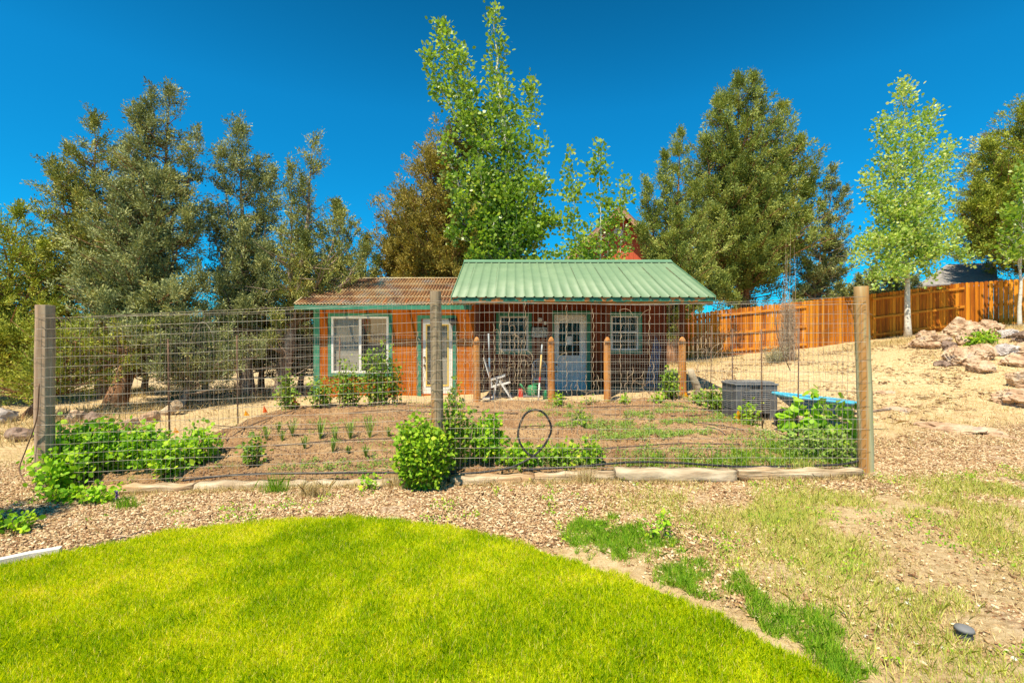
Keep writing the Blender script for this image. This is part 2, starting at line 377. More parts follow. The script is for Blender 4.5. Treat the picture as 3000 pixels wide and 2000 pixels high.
M['grey_pole'] = mat_noise('grey pole', [(.3, (.33, .36, .38)), (.7, (.45, .5, .52))], 3, 3, rough=.5, bmp=0)
M['tan_pole'] = mat_noise('tan pole', [(.3, (.70, .42, .12)), (.7, (.82, .55, .22))], 3, 3, rough=.6, bmp=0)
M['red_paint'] = mat_noise('red paint', [(.3, (.50, .02, .01)), (.7, (.62, .04, .02))], 3, 3, rough=.5, bmp=0)
M['green_plastic'] = mat_noise('green plastic', [(.3, (.02, .22, .08)), (.7, (.04, .32, .12))], 3, 3, rough=.5, bmp=0)
M['concrete'] = mat_noise('pale concrete', [(.3, (.62, .57, .50)), (.7, (.80, .76, .70))], 9, 6, rough=.9, bmp=.3)

def glass_mat():
    m, nt, b = newmat('window glass')
    b.inputs['Base Color'].default_value = (.05, .06, .05, 1)
    b.inputs['Roughness'].default_value = .03
    b.inputs['Alpha'].default_value = .22
    b.inputs['Specular IOR Level'].default_value = .35
    return m
M['glass'] = glass_mat()

def corr_mat():
    """corrugated fibreglass: brown and orange staining, grey patches, a little light comes through"""
    m, nt, b = newmat('corrugated fibreglass')
    h = tex(nt, 'noise', 2.6, 6, (1, .45, 1))
    c = ramp(nt, [(.30, (.16, .11, .09)), (.42, (.40, .20, .11)), (.54, (.66, .38, .18)), (.70, (.80, .56, .28))]); nt.links.new(h, c.inputs[0])
    h2 = tex(nt, 'noise', 1.3, 3, (1, .8, 1))
    r2 = ramp(nt, [(.54, (0, 0, 0)), (.66, (1, 1, 1))]); nt.links.new(h2, r2.inputs[0])
    col = mixc(nt, r2.outputs[0], c.outputs[0], (.52, .48, .44))
    h3 = tex(nt, 'noise', 7, 5)
    r3 = ramp(nt, [(.62, (0, 0, 0)), (.70, (1, 1, 1))]); nt.links.new(h3, r3.inputs[0])
    col = mixc(nt, r3.outputs[0], col, (.74, .30, .05))
    # shade of the valleys painted into the colour so the corrugation shows
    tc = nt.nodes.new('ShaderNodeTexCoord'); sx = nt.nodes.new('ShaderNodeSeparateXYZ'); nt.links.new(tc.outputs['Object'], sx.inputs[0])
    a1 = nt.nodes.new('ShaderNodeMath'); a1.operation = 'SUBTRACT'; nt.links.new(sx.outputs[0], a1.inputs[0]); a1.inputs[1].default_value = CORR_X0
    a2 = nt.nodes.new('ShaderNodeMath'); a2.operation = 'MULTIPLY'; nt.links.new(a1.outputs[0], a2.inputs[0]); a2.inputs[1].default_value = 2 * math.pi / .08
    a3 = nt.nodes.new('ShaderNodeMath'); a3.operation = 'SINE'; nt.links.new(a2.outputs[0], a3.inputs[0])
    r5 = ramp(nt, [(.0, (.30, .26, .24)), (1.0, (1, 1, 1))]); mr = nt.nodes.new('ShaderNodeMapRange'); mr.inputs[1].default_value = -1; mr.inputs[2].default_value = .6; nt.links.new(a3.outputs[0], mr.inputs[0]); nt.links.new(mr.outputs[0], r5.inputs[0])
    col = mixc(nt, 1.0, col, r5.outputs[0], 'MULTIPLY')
    nt.links.new(col, b.inputs['Base Color'])
    b.inputs['Roughness'].default_value = .75
    t = nt.nodes.new('ShaderNodeBsdfTranslucent'); nt.links.new(col, t.inputs[0])
    mx = nt.nodes.new('ShaderNodeMixShader'); mx.inputs[0].default_value = .25
    nt.links.new(b.outputs[0], mx.inputs[1]); nt.links.new(t.outputs[0], mx.inputs[2])
    # thin fibreglass: part of the light goes straight through, stained by the sheet
    tp = nt.nodes.new('ShaderNodeBsdfTransparent'); tp.inputs[0].default_value = (1, .86, .62, 1)
    m2 = nt.nodes.new('ShaderNodeMixShader'); m2.inputs[0].default_value = .42
    nt.links.new(mx.outputs[0], m2.inputs[1]); nt.links.new(tp.outputs[0], m2.inputs[2])
    nt.links.new(m2.outputs[0], nt.nodes['Material Output'].inputs[0])
    return m
CORR_X0 = (675 - CX) / F * 11.58 - (900 - CX) / F * 12.0
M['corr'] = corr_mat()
M['corr_edge'] = mat_noise('bleached sheet edge', [(.3, (.62, .46, .22)), (.7, (.82, .70, .46))], 9, 4, rough=.8, bmp=0)

# ------------------------------------------------------------------ terrain
LAWN_PX = [(-500, 1440), (-200, 1352), (0, 1312), (140, 1283), (300, 1248), (430, 1222), (600, 1208), (780, 1196), (900, 1203), (1020, 1218),
           (1150, 1246), (1250, 1277), (1350, 1312), (1450, 1347), (1550, 1387), (1650, 1432), (1750, 1482), (1830, 1524), (1910, 1570), (2100, 1690)]
lawn_edge = [G(*p) for p in LAWN_PX]
lawn_poly = [(p.x, p.y) for p in lawn_edge] + [(1.6, .4), (1.4, -.6), (-5, -.6)]

def in_poly(x, y, poly):
    ins = np.zeros(x.shape, bool)
    n = len(poly)
    for i in range(n):
        x1, y1 = poly[i]; x2, y2 = poly[(i + 1) % n]
        c = ((y1 > y) != (y2 > y)) & (x < (x2 - x1) * (y - y1) / ((y2 - y1) + 1e-12) + x1)
        ins ^= c
    return ins

def vnoise(x, y, s, seed=0):
    """cheap smooth value noise for arrays"""
    x = x * s + seed * 17.3; y = y * s + seed * 9.1
    xi = np.floor(x).astype(int); yi = np.floor(y).astype(int); fx = x - xi; fy = y - yi
    def h(a, b):
        v = np.sin(a * 127.1 + b * 311.7 + seed * 7.7) * 43758.5453
        return v - np.floor(v)
    fx = fx * fx * (3 - 2 * fx); fy = fy * fy * (3 - 2 * fy)
    return (h(xi, yi) * (1 - fx) + h(xi + 1, yi) * fx) * (1 - fy) + (h(xi, yi + 1) * (1 - fx) + h(xi + 1, yi + 1) * fx) * fy

def proj(x, y, z):
    return CX + F * x / np.maximum(y, .05), CY - F * (z - CAMZ) / np.maximum(y, .05)

# garden bed rectangle (world plan)
GX0, GX1, GY0, GY1 = -4.80, 3.72, 5.04, 10.35

def edge_dist(x, y):
    d = np.full(np.shape(x), 9.0); e = [p for p in lawn_edge if p.x > .05]
    for a, b in zip(e[:-1], e[1:]):
        vx, vy = b.x - a.x, b.y - a.y; t = np.clip(((x - a.x) * vx + (y - a.y) * vy) / (vx * vx + vy * vy), 0, 1)
        d = np.minimum(d, np.hypot(x - a.x - t * vx, y - a.y - t * vy))
    return d

def zone(x, y):
    """mulch / straw / bare weights over the plan; the layout of the yard"""
    n = vnoise(x, y, .9, 1); n2 = vnoise(x, y, 2.3, 2)
    # mulch: band in front of the garden, the left side, and right of the garden
    band = ss(3.2, 3.6, y - .10 * x + .3 * (n - .5)) * ss(5.6, 5.1, y + .5 * (n - .5)) * ss(2.2, .6, x + 1.2 * (n2 - .5))
    left = ss(-1.5, -3, x) * ss(2.6, 3.0, y) * ss(6.3, 5.4, y)
    right = ss(3.0, 4.2, x + (n - .5)) * ss(3.7, 4.4, y + .8 * (n2 - .5)) * ss(7.0, 6.2, y - .12 * (x - 4) + .8 * (n - .5))
    mid = .85 * ss(.5, 1.0, x) * ss(4.0, 4.5, y + .4 * (n - .5)) * ss(5.6, 5.2, y)
    low = .7 * ss(.6, 1.2, x - .2 * (n - .5)) * ss(.75, .45, (x - 1.0) - .62 * (4.0 - y) - .3) * ss(1.4, 2.2, y) * ss(4.2, 3.6, y) * ss(.35, .6, n2)
    mul = np.clip(np.maximum.reduce([band, left, right, mid, low]), 0, 1)
    strip = ss(.24, .13, edge_dist(x, y) + .08 * (n2 - .5)) * ss(.1, .4, x)
    mul = mul * (1 - strip)
    mul = np.maximum(mul, .13 * (y < 6) * (1 - strip))
    bare = ss(3.8, 5.5, x) * ss(6.3, 7.6, y) * ss(15, 12, y)
    return mul, np.maximum(bare, .6 * strip)

def axis(a, b, near0, near1, fine, coarse_growth=1.25):
    pts = list(np.arange(near0, near1 + fine / 2, fine))
    s = fine; p = near1
    while p < b:
        s *= coarse_growth; p += s; pts.append(min(p, b))
    s = fine; p = near0
    while p > a:
        s *= coarse_growth; p -= s; pts.insert(0, max(p, a))
    return np.array(pts)

xs = axis(-900, 900, -9, 13, .06)
ys = axis(-60, 1200, .5, 13, .06)
XX, YY = np.meshgrid(xs, ys)
near = (np.abs(XX) < 16) & (YY < 22)
ZZ = gz(XX, YY) + np.where(near, .025 * (vnoise(XX, YY, 3.1, 3) - .5) + .02 * (vnoise(XX, YY, 9, 4) - .5), 0)
farf = ss(26, 90, YY)
ZZ = ZZ * (1 - farf) + farf * np.where(XX > 0, 1.2 + 0 * XX, -1.5)
V = np.stack([XX.ravel(), YY.ravel(), ZZ.ravel()], 1)
nx, ny = len(xs), len(ys)
idx = np.arange(nx * ny).reshape(ny, nx)
Fc = np.stack([idx[:-1, :-1].ravel(), idx[:-1, 1:].ravel(), idx[1:, 1:].ravel(), idx[1:, :-1].ravel()], 1)

def ground_mat():
    m, nt, b = newmat('yard ground')
    at = nt.nodes.new('ShaderNodeAttribute'); at.attribute_name = 'zone'
    sp = nt.nodes.new('ShaderNodeSeparateColor'); nt.links.new(at.outputs['Color'], sp.inputs[0])
    # dry straw
    h = tex(nt, 'noise', 16, 10, (1, 1.6, 1), .85)
    c1 = ramp(nt, [(.32, (.20, .11, .05)), (.44, (.46, .31, .15)), (.55, (.66, .50, .28)), (.70, (.84, .72, .48))]); nt.links.new(h, c1.inputs[0])
    # mulch
    hv = tex(nt, 'cell', 34, stretch=(1, 1.7, 1)); bw = nt.nodes.new('ShaderNodeRGBToBW'); nt.links.new(hv, bw.inputs[0])
    c2 = ramp(nt, [(.2, (.20, .11, .06)), (.45, (.42, .27, .16)), (.65, (.58, .42, .27)), (.9, (.78, .64, .46))]); nt.links.new(bw.outputs[0], c2.inputs[0])
    # bare sandy ground
    h3 = tex(nt, 'noise', 5, 12, (1, 2.2, 1), .82)
    c3 = ramp(nt, [(.30, (.30, .17, .08)), (.42, (.50, .34, .17)), (.52, (.66, .50, .28)), (.70, (.80, .68, .44))]); nt.links.new(h3, c3.inputs[0])
    col = mixc(nt, sp.outputs[1], c1.outputs[0], c3.outputs[0])
    col = mixc(nt, sp.outputs[0], col, c2.outputs[0])
    # scattered reddish patches
    h4 = tex(nt, 'noise', .7, 5); r4 = ramp(nt, [(.55, (0, 0, 0)), (.75, (.3, .3, .3))]); nt.links.new(h4, r4.inputs[0])
    col = mixc(nt, r4.outputs[0], col, (.52, .30, .17))
    nt.links.new(col, b.inputs['Base Color'])
    b.inputs['Roughness'].default_value = .95; b.inputs['Specular IOR Level'].default_value = .1
    bump(nt, b, h, .8, .03)
    return m
ground = mesh_np('ground', V, Fc, ground_mat(), smooth=True)
mu, ba = zone(XX, YY)
ca = ground.data.color_attributes.new('zone', 'FLOAT_COLOR', 'POINT')
cd = np.stack([mu.ravel(), ba.ravel(), 0 * mu.ravel(), 1 + 0 * mu.ravel()], 1).astype(np.float32)
ca.data.foreach_set('color', cd.ravel())
tag(ground, 'dry straw and bark chip covered yard sloping up to the right', None, None, 'structure')
if 'category' in ground: del ground['category']

def sheet(name, x0, x1, y0, y1, step, zf, mat, inside, label, kind='structure'):
    xs = np.arange(x0, x1 + step, step); ys = np.arange(y0, y1 + step, step)
    X, Y = np.meshgrid(xs, ys); Z = zf(X, Y)
    idx = np.arange(X.size).reshape(X.shape)
    f = np.stack([idx[:-1, :-1].ravel(), idx[:-1, 1:].ravel(), idx[1:, 1:].ravel(), idx[1:, :-1].ravel()], 1)
    V = np.stack([X.ravel(), Y.ravel(), Z.ravel()], 1)
    c = V[f].mean(1)
    k = inside(c[:, 0], c[:, 1])
    f = f[k]
    used = np.unique(f); re = -np.ones(len(V), int); re[used] = np.arange(len(used))
    o = mesh_np(name, V[used], re[f], mat, smooth=True)
    return tag(o, label, None, None, kind)

# lawn base sheet
M['lawn_base'] = mat_noise('lawn thatch', [(.3, (.18, .26, .003)), (.5, (.40, .48, .005)), (.7, (.62, .60, .02))], 30, 5, rough=.9, bmp=.6, bdist=.02)
lawn_z = lambda X, Y: gz(X, Y) + .028
sheet('lawn', -6.5, 3.2, -.6, 4.3, .04, lawn_z, M['lawn_base'], lambda x, y: in_poly(x, y, lawn_poly), 'mown bright green lawn with a curved edge')

# garden soil
def soil_z(X, Y):
    e = np.minimum.reduce([X - GX0, GX1 - X, GY1 - Y, Y - GY0])
    row = .022 * np.sin((Y - .06 * X) * 2 * math.pi / .78 + .5 * np.sin(X * .8))
    return gz(X, Y) + .06 * ss(-.05, .35, e) + .0 + row * ss(0, .4, e) + .05 * (vnoise(X, Y, 4.5, 5) - .4) + .045 * (vnoise(X, Y, 13, 6) - .5)
def soil_mat():
    m, nt, b = newmat('garden soil')
    h = tex(nt, 'noise', 22, 9, rough=.8)
    c = ramp(nt, [(.30, (.11, .052, .022)), (.46, (.27, .145, .068)), (.58, (.42, .25, .125)), (.74, (.64, .46, .26))]); nt.links.new(h, c.inputs[0])
    h2 = tex(nt, 'noise', 1.1, 5); r2 = ramp(nt, [(.42, (0, 0, 0)), (.62, (.8, .8, .8))]); nt.links.new(h2, r2.inputs[0])
    h5 = tex(nt, 'noise', 40, 5); c5 = ramp(nt, [(.3, (.28, .16, .075)), (.55, (.52, .35, .18)), (.8, (.72, .56, .34))]); nt.links.new(h5, c5.inputs[0])
    col = mixc(nt, r2.outputs[0], c.outputs[0], c5.outputs[0])
    nt.links.new(col, b.inputs['Base Color']); b.inputs['Roughness'].default_value = .95; b.inputs['Specular IOR Level'].default_value = .1
    bump(nt, b, h, 1.0, .03)
    return m
M['soil'] = soil_mat()
sheet('garden_soil', GX0 - .05, GX1 + .05, GY0, GY1 + .05, .045, soil_z, M['soil'],
      lambda x, y: (x > GX0) & (x < GX1) & (y > GY0) & (y < GY1), 'bare brown soil of the fenced vegetable bed')

# ------------------------------------------------------------------ leaf makers
def norm(a): return a / (np.linalg.norm(a, axis=-1, keepdims=True) + 1e-9)

def leaf_mesh(C, D, size, width, k=4, N=None, curl=0.0):
    """C centre, D length direction (n,3). Leaves as k sided faces (4 rhombus, 6 rounded)."""
    n = len(C)
    D = norm(D)
    if N is None: N = RNG.normal(size=(n, 3))
    S = norm(np.cross(D, N))
    s = size[:, None]; w_ = width[:, None]
    if k == 4:
        V = np.stack([C - D * s * .5, C + S * w_ * .5 + D * s * .05, C + D * s * .5, C - S * w_ * .5 + D * s * .05], 1)
    elif k == 3:
        V = np.stack([C - S * w_ * .5, C + S * w_ * .5, C + D * s], 1)
    else:
        V = np.stack([C - D * s * .5, C + S * w_ * .42 - D * s * .22, C + S * w_ * .42 + D * s * .18, C + D * s * .5, C - S * w_ * .42 + D * s * .18, C - S * w_ * .42 - D * s * .22], 1)
    Fi = np.arange(n * k).reshape(n, k)
    return V.reshape(-1, 3), Fi

def sprigs(SC, SD, per, length, leaf, wid, spread, k=4, col=None, hang=0.0):
    """every sprig (centre SC, direction SD) carries 'per' leaves"""
    n = len(SC)
    t = RNG.uniform(-.5, .5, (n, per, 1))
    off = RNG.normal(size=(n, per, 3)) * spread
    C = SC[:, None, :] + SD[:, None, :] * t * length + off
    D = SD[:, None, :] * 1.0 + off / max(spread, 1e-4) * .55 + np.array([0, 0, -hang])
    C = C.reshape(-1, 3); D = D.reshape(-1, 3)
    m = len(C)
    sz = leaf * RNG.uniform(.65, 1.3, m)
    V, Fi = leaf_mesh(C, D, sz, sz * wid * RNG.uniform(.8, 1.2, m), k, RNG.normal(size=(m, 3)) + np.array([-.15, -.25, .3]))
    base = RNG.uniform(0, 1, n) if col is None else col
    r = np.clip(np.repeat(base, per) * .6 + RNG.uniform(0, .4, m), 0, 1)
    return V, Fi, r

def bez(a, b, c, n):
    return [a * (1 - t) ** 2 + b * 2 * t * (1 - t) + c * t * t for t in np.linspace(0, 1, n)]

def make_tree(name, label, cat, base, leaders, leafmat, barkmat, *, trunk_r=.16, fork=.25, den=16, slope=.38, wmax=1.3, top=.12,
              up=(.15, .9), per=14, leaf=.085, wid=.38, spread=.06, sp_len=.22, k=4, sprig_step=.16, hang=0., low=.25, branch_r=.018,
              inner=.25, group=None, curve=.0, dead=0, seed=1, zbias=.35, dense_low=1.0, trunk_pts=None, droop=0.):
    """base: ground point. leaders: (tip Vector, width factor). One trunk mesh with the limbs, one crown mesh."""
    rs = random.Random(seed)
    if k == 4 and leaf < .2: leaf *= .68; per = int(per * 4.4); slope *= 1.25; wmax *= 1.3; inner = .2; spread *= .78; sp_len *= 1.35; sprig_step *= 2.05
    root = thing(name, label, cat, base, group)
    tb = MB(); SCs = []; SDs = []
    base = Vector(base)
    H = max((t[0].z - base.z) for t in leaders)
    main = max(leaders, key=lambda t: t[0].z)[0]
    for li, ld in enumerate(leaders):
        tip = ld[0]; wf = ld[1]; st = ld[2] if len(ld) > 2 else None
        f = fork * rs.uniform(.6, 1.2) if tip is not main else 0
        if tip is main: start = base - Vector((0, 0, .15))
        else:
            start = base.lerp(main, f); start.z = base.z + f * H
        if st is not None: start = st
        mid = start.lerp(tip, .45)
        mid.x = start.x + (tip.x - start.x) * .72 + rs.uniform(-.15, .15) + curve * rs.uniform(-1, 1)
        mid.y = start.y + (tip.y - start.y) * .72 + rs.uniform(-.15, .15)
        pts = bez(start, mid, tip, 14)
        for q in range(2, 13): pts[q] = pts[q] + Vector((rs.uniform(-1, 1), rs.uniform(-1, 1), 0)) * .035
        r0 = trunk_r if tip is main else trunk_r * .38
        tb.tube(pts, [r0 * (1 - .97 * (q / 13)) ** 1.35 * (1.25 if q == 0 and tip is main else 1) for q in range(14)], 9)
        L = sum((pts[q + 1] - pts[q]).length for q in range(13))
        nb = int(L * den)
        for bi in range(nb):
            t = rs.uniform(low if tip is main else low * .6, .99)
            t = t ** (1 / 1.0)
            q = min(int(t * 13), 12); u = t * 13 - q
            p = pts[q].lerp(pts[q + 1], u)
            if p.z < base.z + .35: continue
            dist = (1 - t) * L
            ln = min(wmax * wf, top + slope * dist * wf) * rs.uniform(.55, 1.12)
            az = rs.uniform(0, 2 * math.pi)
            el = rs.uniform(*up) * (1 - .6 * min(1, dist / 5)) + zbias * max(0, 1 - dist / 1.0) - droop * min(1, dist / 4)
            d = Vector((math.cos(az), math.sin(az), math.tan(min(1.2, max(-.8, el))))).normalized()
            e = p + d * ln + Vector((0, 0, .12 * ln))
            m_ = p + d * ln * .5 - Vector((0, 0, .05 * ln))
            bp = bez(p, m_, e, 5)
            if ln > .3:
                tb.tube(bp, [branch_r * (ln / .8) ** .5 * c for c in (1, .8, .6, .4, .2)], 4, cap=False)
            ns = max(2, int(ln * (1 - inner) / sprig_step * dense_low + 1.5))
            for si in range(ns):
                s = inner + (1 - inner) * (si + rs.random()) / ns
                qq = min(int(s * 4), 3)
                c = bp[qq].lerp(bp[qq + 1], s * 4 - qq)
                sd = (bp[qq + 1] - bp[qq]).normalized() * .8 + Vector((rs.gauss(0, .5), rs.gauss(0, .5), rs.gauss(.35, .35)))
                sd.normalize()
                c = c + Vector((rs.gauss(0, .07), rs.gauss(0, .07), rs.gauss(0, .05))) * (.5 + ln) + sd * sp_len * .3
                SCs.append(c); SDs.append(sd)
        for _ in range(3 if k == 4 else 1):
            SCs.append(tip - Vector((rs.uniform(-.03, .03), 0, .08))); SDs.append(Vector((rs.uniform(-.15, .15), 0, 1)))
    for _ in range(dead):
        t = rs.uniform(.06, .55); p = base.lerp(main, t)
        az = rs.uniform(0, 2 * math.pi); ln = rs.uniform(.6, 1.6)
        d = Vector((math.cos(az), math.sin(az), rs.uniform(-.2, .5)))
        e = p + d * ln
        tb.tube(bez(p, p + d * ln * .5 + Vector((0, 0, rs.uniform(-.3, .2))), e, 6), [.02, .017, .014, .011, .008, .004], 4, cap=False)
    SC = np.array([tuple(v) for v in SCs]); SD = np.array([tuple(v) for v in SDs])
    cn = vnoise(SC[:, 0] + SC[:, 1], SC[:, 2], 1.3, seed)
    V, Fi, r = sprigs(SC, SD, per, sp_len, leaf, wid, spread, k, np.clip(.35 * cn + .65 * RNG.uniform(0, 1, len(SC)), 0, 1), hang)
    tb.build('trunk', barkmat, root)
    mesh_np('crown', V, Fi, leafmat, root, r)
    return root

LEAVES = 0
JG = 'junipers standing left of the shed'
# ---- left junipers
def T(px, py, Y): return P(px, py, Y)
def wx0f(px, Y): return (px - CX) / F * Y
b = G(20, 1000)
make_tree('juniper_tree', 'low olive green juniper at the far left edge, leftmost of the junipers', 'tree', onG(-13.4, 12.2),
          [(T(45, 470, 12.2), 1.5), (T(-60, 560, 12.8), 1.3), (T(105, 560, 11.9), 1.1), (T(-20, 640, 11.6), 1.3), (T(130, 700, 11.5), .8), (T(-110, 600, 12), 1.2), (T(60, 760, 11.2), 1.0)],
          M['juniper_d'], M['bark_j'], trunk_r=.2, den=20, slope=.5, wmax=1.35, low=.06, up=(.0, .7), group=JG, seed=3, leaf=.10, per=15, fork=.1)
make_tree('juniper_tree', 'juniper with a dark bare trunk and wide open crown, behind the left fence post', 'tree', onG(-10.9, 13.0),
          [(T(215, 268, 13.3), .9), (T(150, 335, 13), .75), (T(120, 360, 12.6), .6), (T(290, 330, 13.4), .9), (T(185, 440, 12.6), .9), (T(335, 430, 13.8), 1.0), (T(60, 600, 12.6), .9), (T(240, 560, 12.2), .9)],
          M['juniper_a'], M['bark_j'], trunk_r=.24, den=13, slope=.42, wmax=1.25, low=.32, group=JG, seed=4, dead=30, leaf=.10)
make_tree('juniper_tree', 'tallest left juniper with a thick red brown trunk and bluish pointed crown', 'tree', onG(-9.0, 10.9),
          [(T(393, 195, 12.0), .9), (T(348, 212, 11.7), .55), (T(318, 250, 11.6), .45), (T(455, 290, 12.1), .55), (T(270, 420, 11.0), .9), (T(330, 540, 10.4), 1.0),
           (T(445, 480, 11.5), 1.0), (T(360, 400, 11.2), 1.0), (T(180, 620, 10.6), .9), (T(400, 660, 10.0), .9), (T(250, 700, 10.0), .8), (T(310, 770, 9.7), .9), (T(190, 760, 9.9), .9), (T(430, 740, 10.2), .9), (T(360, 830, 9.7), .8), (T(470, 640, 10.8), .9)],
          M['juniper_b'], M['bark_j'], trunk_r=.22, den=14, slope=.36, wmax=1.15, low=.26, group=JG, seed=5, dead=40, leaf=.095, droop=.15)
make_tree('juniper_tree', 'juniper with several close pointed tops, second from the shed on the left', 'tree', onG(-6.9, 12.6),
          [(T(548, 278, 12.6), .7), (T(510, 340, 12.4), .6), (T(590, 365, 12.8), .5), (T(630, 385, 12.8), .45), (T(485, 470, 12.2), .9), (T(560, 520, 12.0), .9), (T(620, 560, 12.2), .8),
           (T(500, 640, 11.6), .9), (T(640, 660, 12), .8), (T(570, 690, 11.6), 1.0), (T(610, 600, 12), 1.0), (T(530, 730, 11.5), 1.0)],
          M['juniper_b'], M['bark_grey'], trunk_r=.2, den=14, slope=.34, wmax=.95, low=.3, group=JG, seed=6, dead=40, leaf=.095)
make_tree('juniper_tree', 'sparse juniper with bare limbs and one tall thin top, nearest the shed', 'tree', onG(-5.95, 12.3),
          [(T(722, 312, 12.6), .5), (T(668, 380, 12.4), .45), (T(690, 400, 12.9), .4), (T(790, 480, 12.6), .8), (T(845, 560, 12.7), .65), (T(700, 540, 12.2), .7), (T(765, 600, 12.9), .7), (T(840, 630, 13.9), .4), (T(640, 730, 11.9), .9), (T(600, 780, 11.7), .7), (T(690, 690, 12.0), .7)],
          M['juniper_a'], M['bark_grey'], trunk_r=.21, den=10, slope=.34, wmax=.85, low=.3, group=JG, seed=7, dead=60, leaf=.09, per=12, branch_r=.024)
# low juniper skirts under the left trees
make_tree('juniper_tree', 'small scrubby juniper in the shade between the tall left trunks', 'tree', onG(-7.3, 10.6),
          [(T(430, 780, 10.6), 1.4), (T(500, 770, 10.8), 1.2), (T(370, 800, 10.4), 1.0), (T(545, 790, 11), 1.0), (T(600, 800, 11.3), 1.0), (T(470, 700, 11), .8)],
          M['juniper_b'], M['bark_grey'], trunk_r=.09, den=22, slope=.7, wmax=.7, low=.05, up=(0, .7), group=JG, seed=8, dead=12, leaf=.08)
make_tree('juniper_tree', 'rounded low juniper behind the left post, touching the thick trunk', 'tree', onG(-9.9, 9.7),
          [(T(200, 740, 9.6), 1.4), (T(150, 790, 9.8), 1.2), (T(330, 760, 10.0), 1.1), (T(110, 860, 9.8), 1)],
          M['juniper_d'], M['bark_j'], trunk_r=.1, den=20, slope=.7, wmax=.75, low=.05, up=(0, .7), group=JG, seed=9, leaf=.08)

for i, (px, Y, tp, lab) in enumerate([(80, 16.5, 700, 'leftmost low juniper in the shade behind the tall ones'), (330, 15.5, 720, 'low juniper behind the thick red brown trunk'), (470, 16, 700, 'low juniper seen between the second and third left trunks'),
                                      (600, 14.6, 690, 'low juniper behind the grey trunks near the shed'), (690, 15.5, 720, 'low juniper just behind the left corner of the shed')]):
    make_tree('juniper_tree', lab, 'tree', onG(wx0f(px, Y), Y), [(T(px, tp, Y), 1.5), (T(px - 55, tp + 30, Y - .4), 1.4), (T(px + 55, tp + 25, Y - .2), 1.4), (T(px + 10, tp + 60, Y - .9), 1.4)],
              M['juniper_a'] if i % 2 else M['juniper_b'], M['bark_j'], trunk_r=.12, den=17, slope=.6, wmax=1.0, low=.05, up=(0, .7), group=JG, seed=22 + i, leaf=.12, per=13)
make_tree('juniper_tree', 'open juniper with arching limbs rising behind the left end of the corrugated roof', 'tree', onG(-5.9, 16.6),
          [(T(775, 460, 16.6), .9), (T(842, 545, 16.6), .8), (T(805, 510, 16.4), .9), (T(868, 590, 16.6), .8), (T(740, 520, 16.4), 1.1), (T(700, 480, 16.8), 1.0), (T(780, 600, 16.2), 1.2), (T(650, 520, 16.6), 1.1)],
          M['juniper_a'], M['bark_grey'], trunk_r=.18, den=9, slope=.34, wmax=1.0, low=.3, group=JG, seed=27, dead=25, leaf=.12, per=12)
# ---- behind the sheds
make_tree('juniper_tree', 'dense rusty brown juniper with a broad rounded crown behind the corrugated roof', 'tree', onG(-2.6, 17.5),
          [(T(1055, 285, 17.5), 1.7), (T(985, 360, 17.5), 1.7), (T(930, 440, 17.4), 1.6), (T(905, 520, 17.3), 1.5), (T(1120, 400, 17.6), 1.6), (T(1020, 470, 16.6), 1.6), (T(960, 600, 16.4), 1.5), (T(1150, 560, 16.8), 1.5), (T(900, 620, 17), 1.4), (T(890, 560, 17), 1.3), (T(940, 500, 16.8), 1.4), (T(1080, 520, 16.5), 1.3)],
          M['juniper_c'], M['bark_j'], trunk_r=.25, den=15, slope=.42, wmax=1.0, top=.2, low=.2, up=(.3, 1.1), seed=10, leaf=.13, per=16, spread=.09, sprig_step=.18)
make_tree('aspen_tree', 'tall green aspen with a white trunk and two leaning tops behind the green roof', 'tree', onG(-.1, 16.2),
          [(T(1135, 28, 16.4), .32, T(1165, 340, 16.2)), (T(1012, 60, 16.2), .55, T(1120, 330, 16.2)), (T(985, 118, 16.2), .35, T(1110, 340, 16.1)), (T(1128, 230, 16.2), 1.2), (T(1222, 200, 16.4), .5), (T(1245, 320, 16.2), .8),
           (T(1060, 110, 16), .45), (T(1020, 320, 15.8), .8), (T(1235, 420, 16), .9), (T(1050, 460, 15.6), 1.0), (T(1190, 480, 15.5), 1.1), (T(1260, 490, 16), .8), (T(1100, 380, 15.6), 1), (T(1290, 520, 16), .9), (T(1225, 540, 15.6), 1.2), (T(1130, 530, 15.4), 1.2), (T(1030, 540, 15.6), 1.1), (T(1160, 420, 15.7), 1.1), (T(1270, 590, 15.8), .9), (T(1080, 590, 15.5), 1.0), (T(1170, 300, 16), 1.0)],
          M['aspen'], M['bark_a'], trunk_r=.15, den=13, slope=.28, wmax=1.25, low=.14, up=(.2, .9), per=9, leaf=.115, wid=.92, spread=.13, sp_len=.3, k=6, sprig_step=.22, seed=11, hang=.3, fork=.4, branch_r=.013, inner=.2)
make_tree('aspen_tree', 'slim sparse aspen with pale branches, right of the tall aspen', 'tree', onG(2.9, 15.8),
          [(T(1378, 335, 15.8), .6), (T(1305, 350, 15.8), .35), (T(1440, 410, 15.9), .4), (T(1400, 470, 15.8), .35), (T(1310, 480, 15.6), .5), (T(1330, 540, 15.4), .9), (T(1365, 600, 15.5), .8), (T(1290, 580, 15.6), .9)],
          M['aspen'], M['bark_a'], trunk_r=.075, den=8, slope=.3, wmax=.85, low=.3, up=(.3, 1.0), per=8, leaf=.11, wid=.92, spread=.12, sp_len=.25, k=6, sprig_step=.3, seed=12, hang=.3, branch_r=.012)
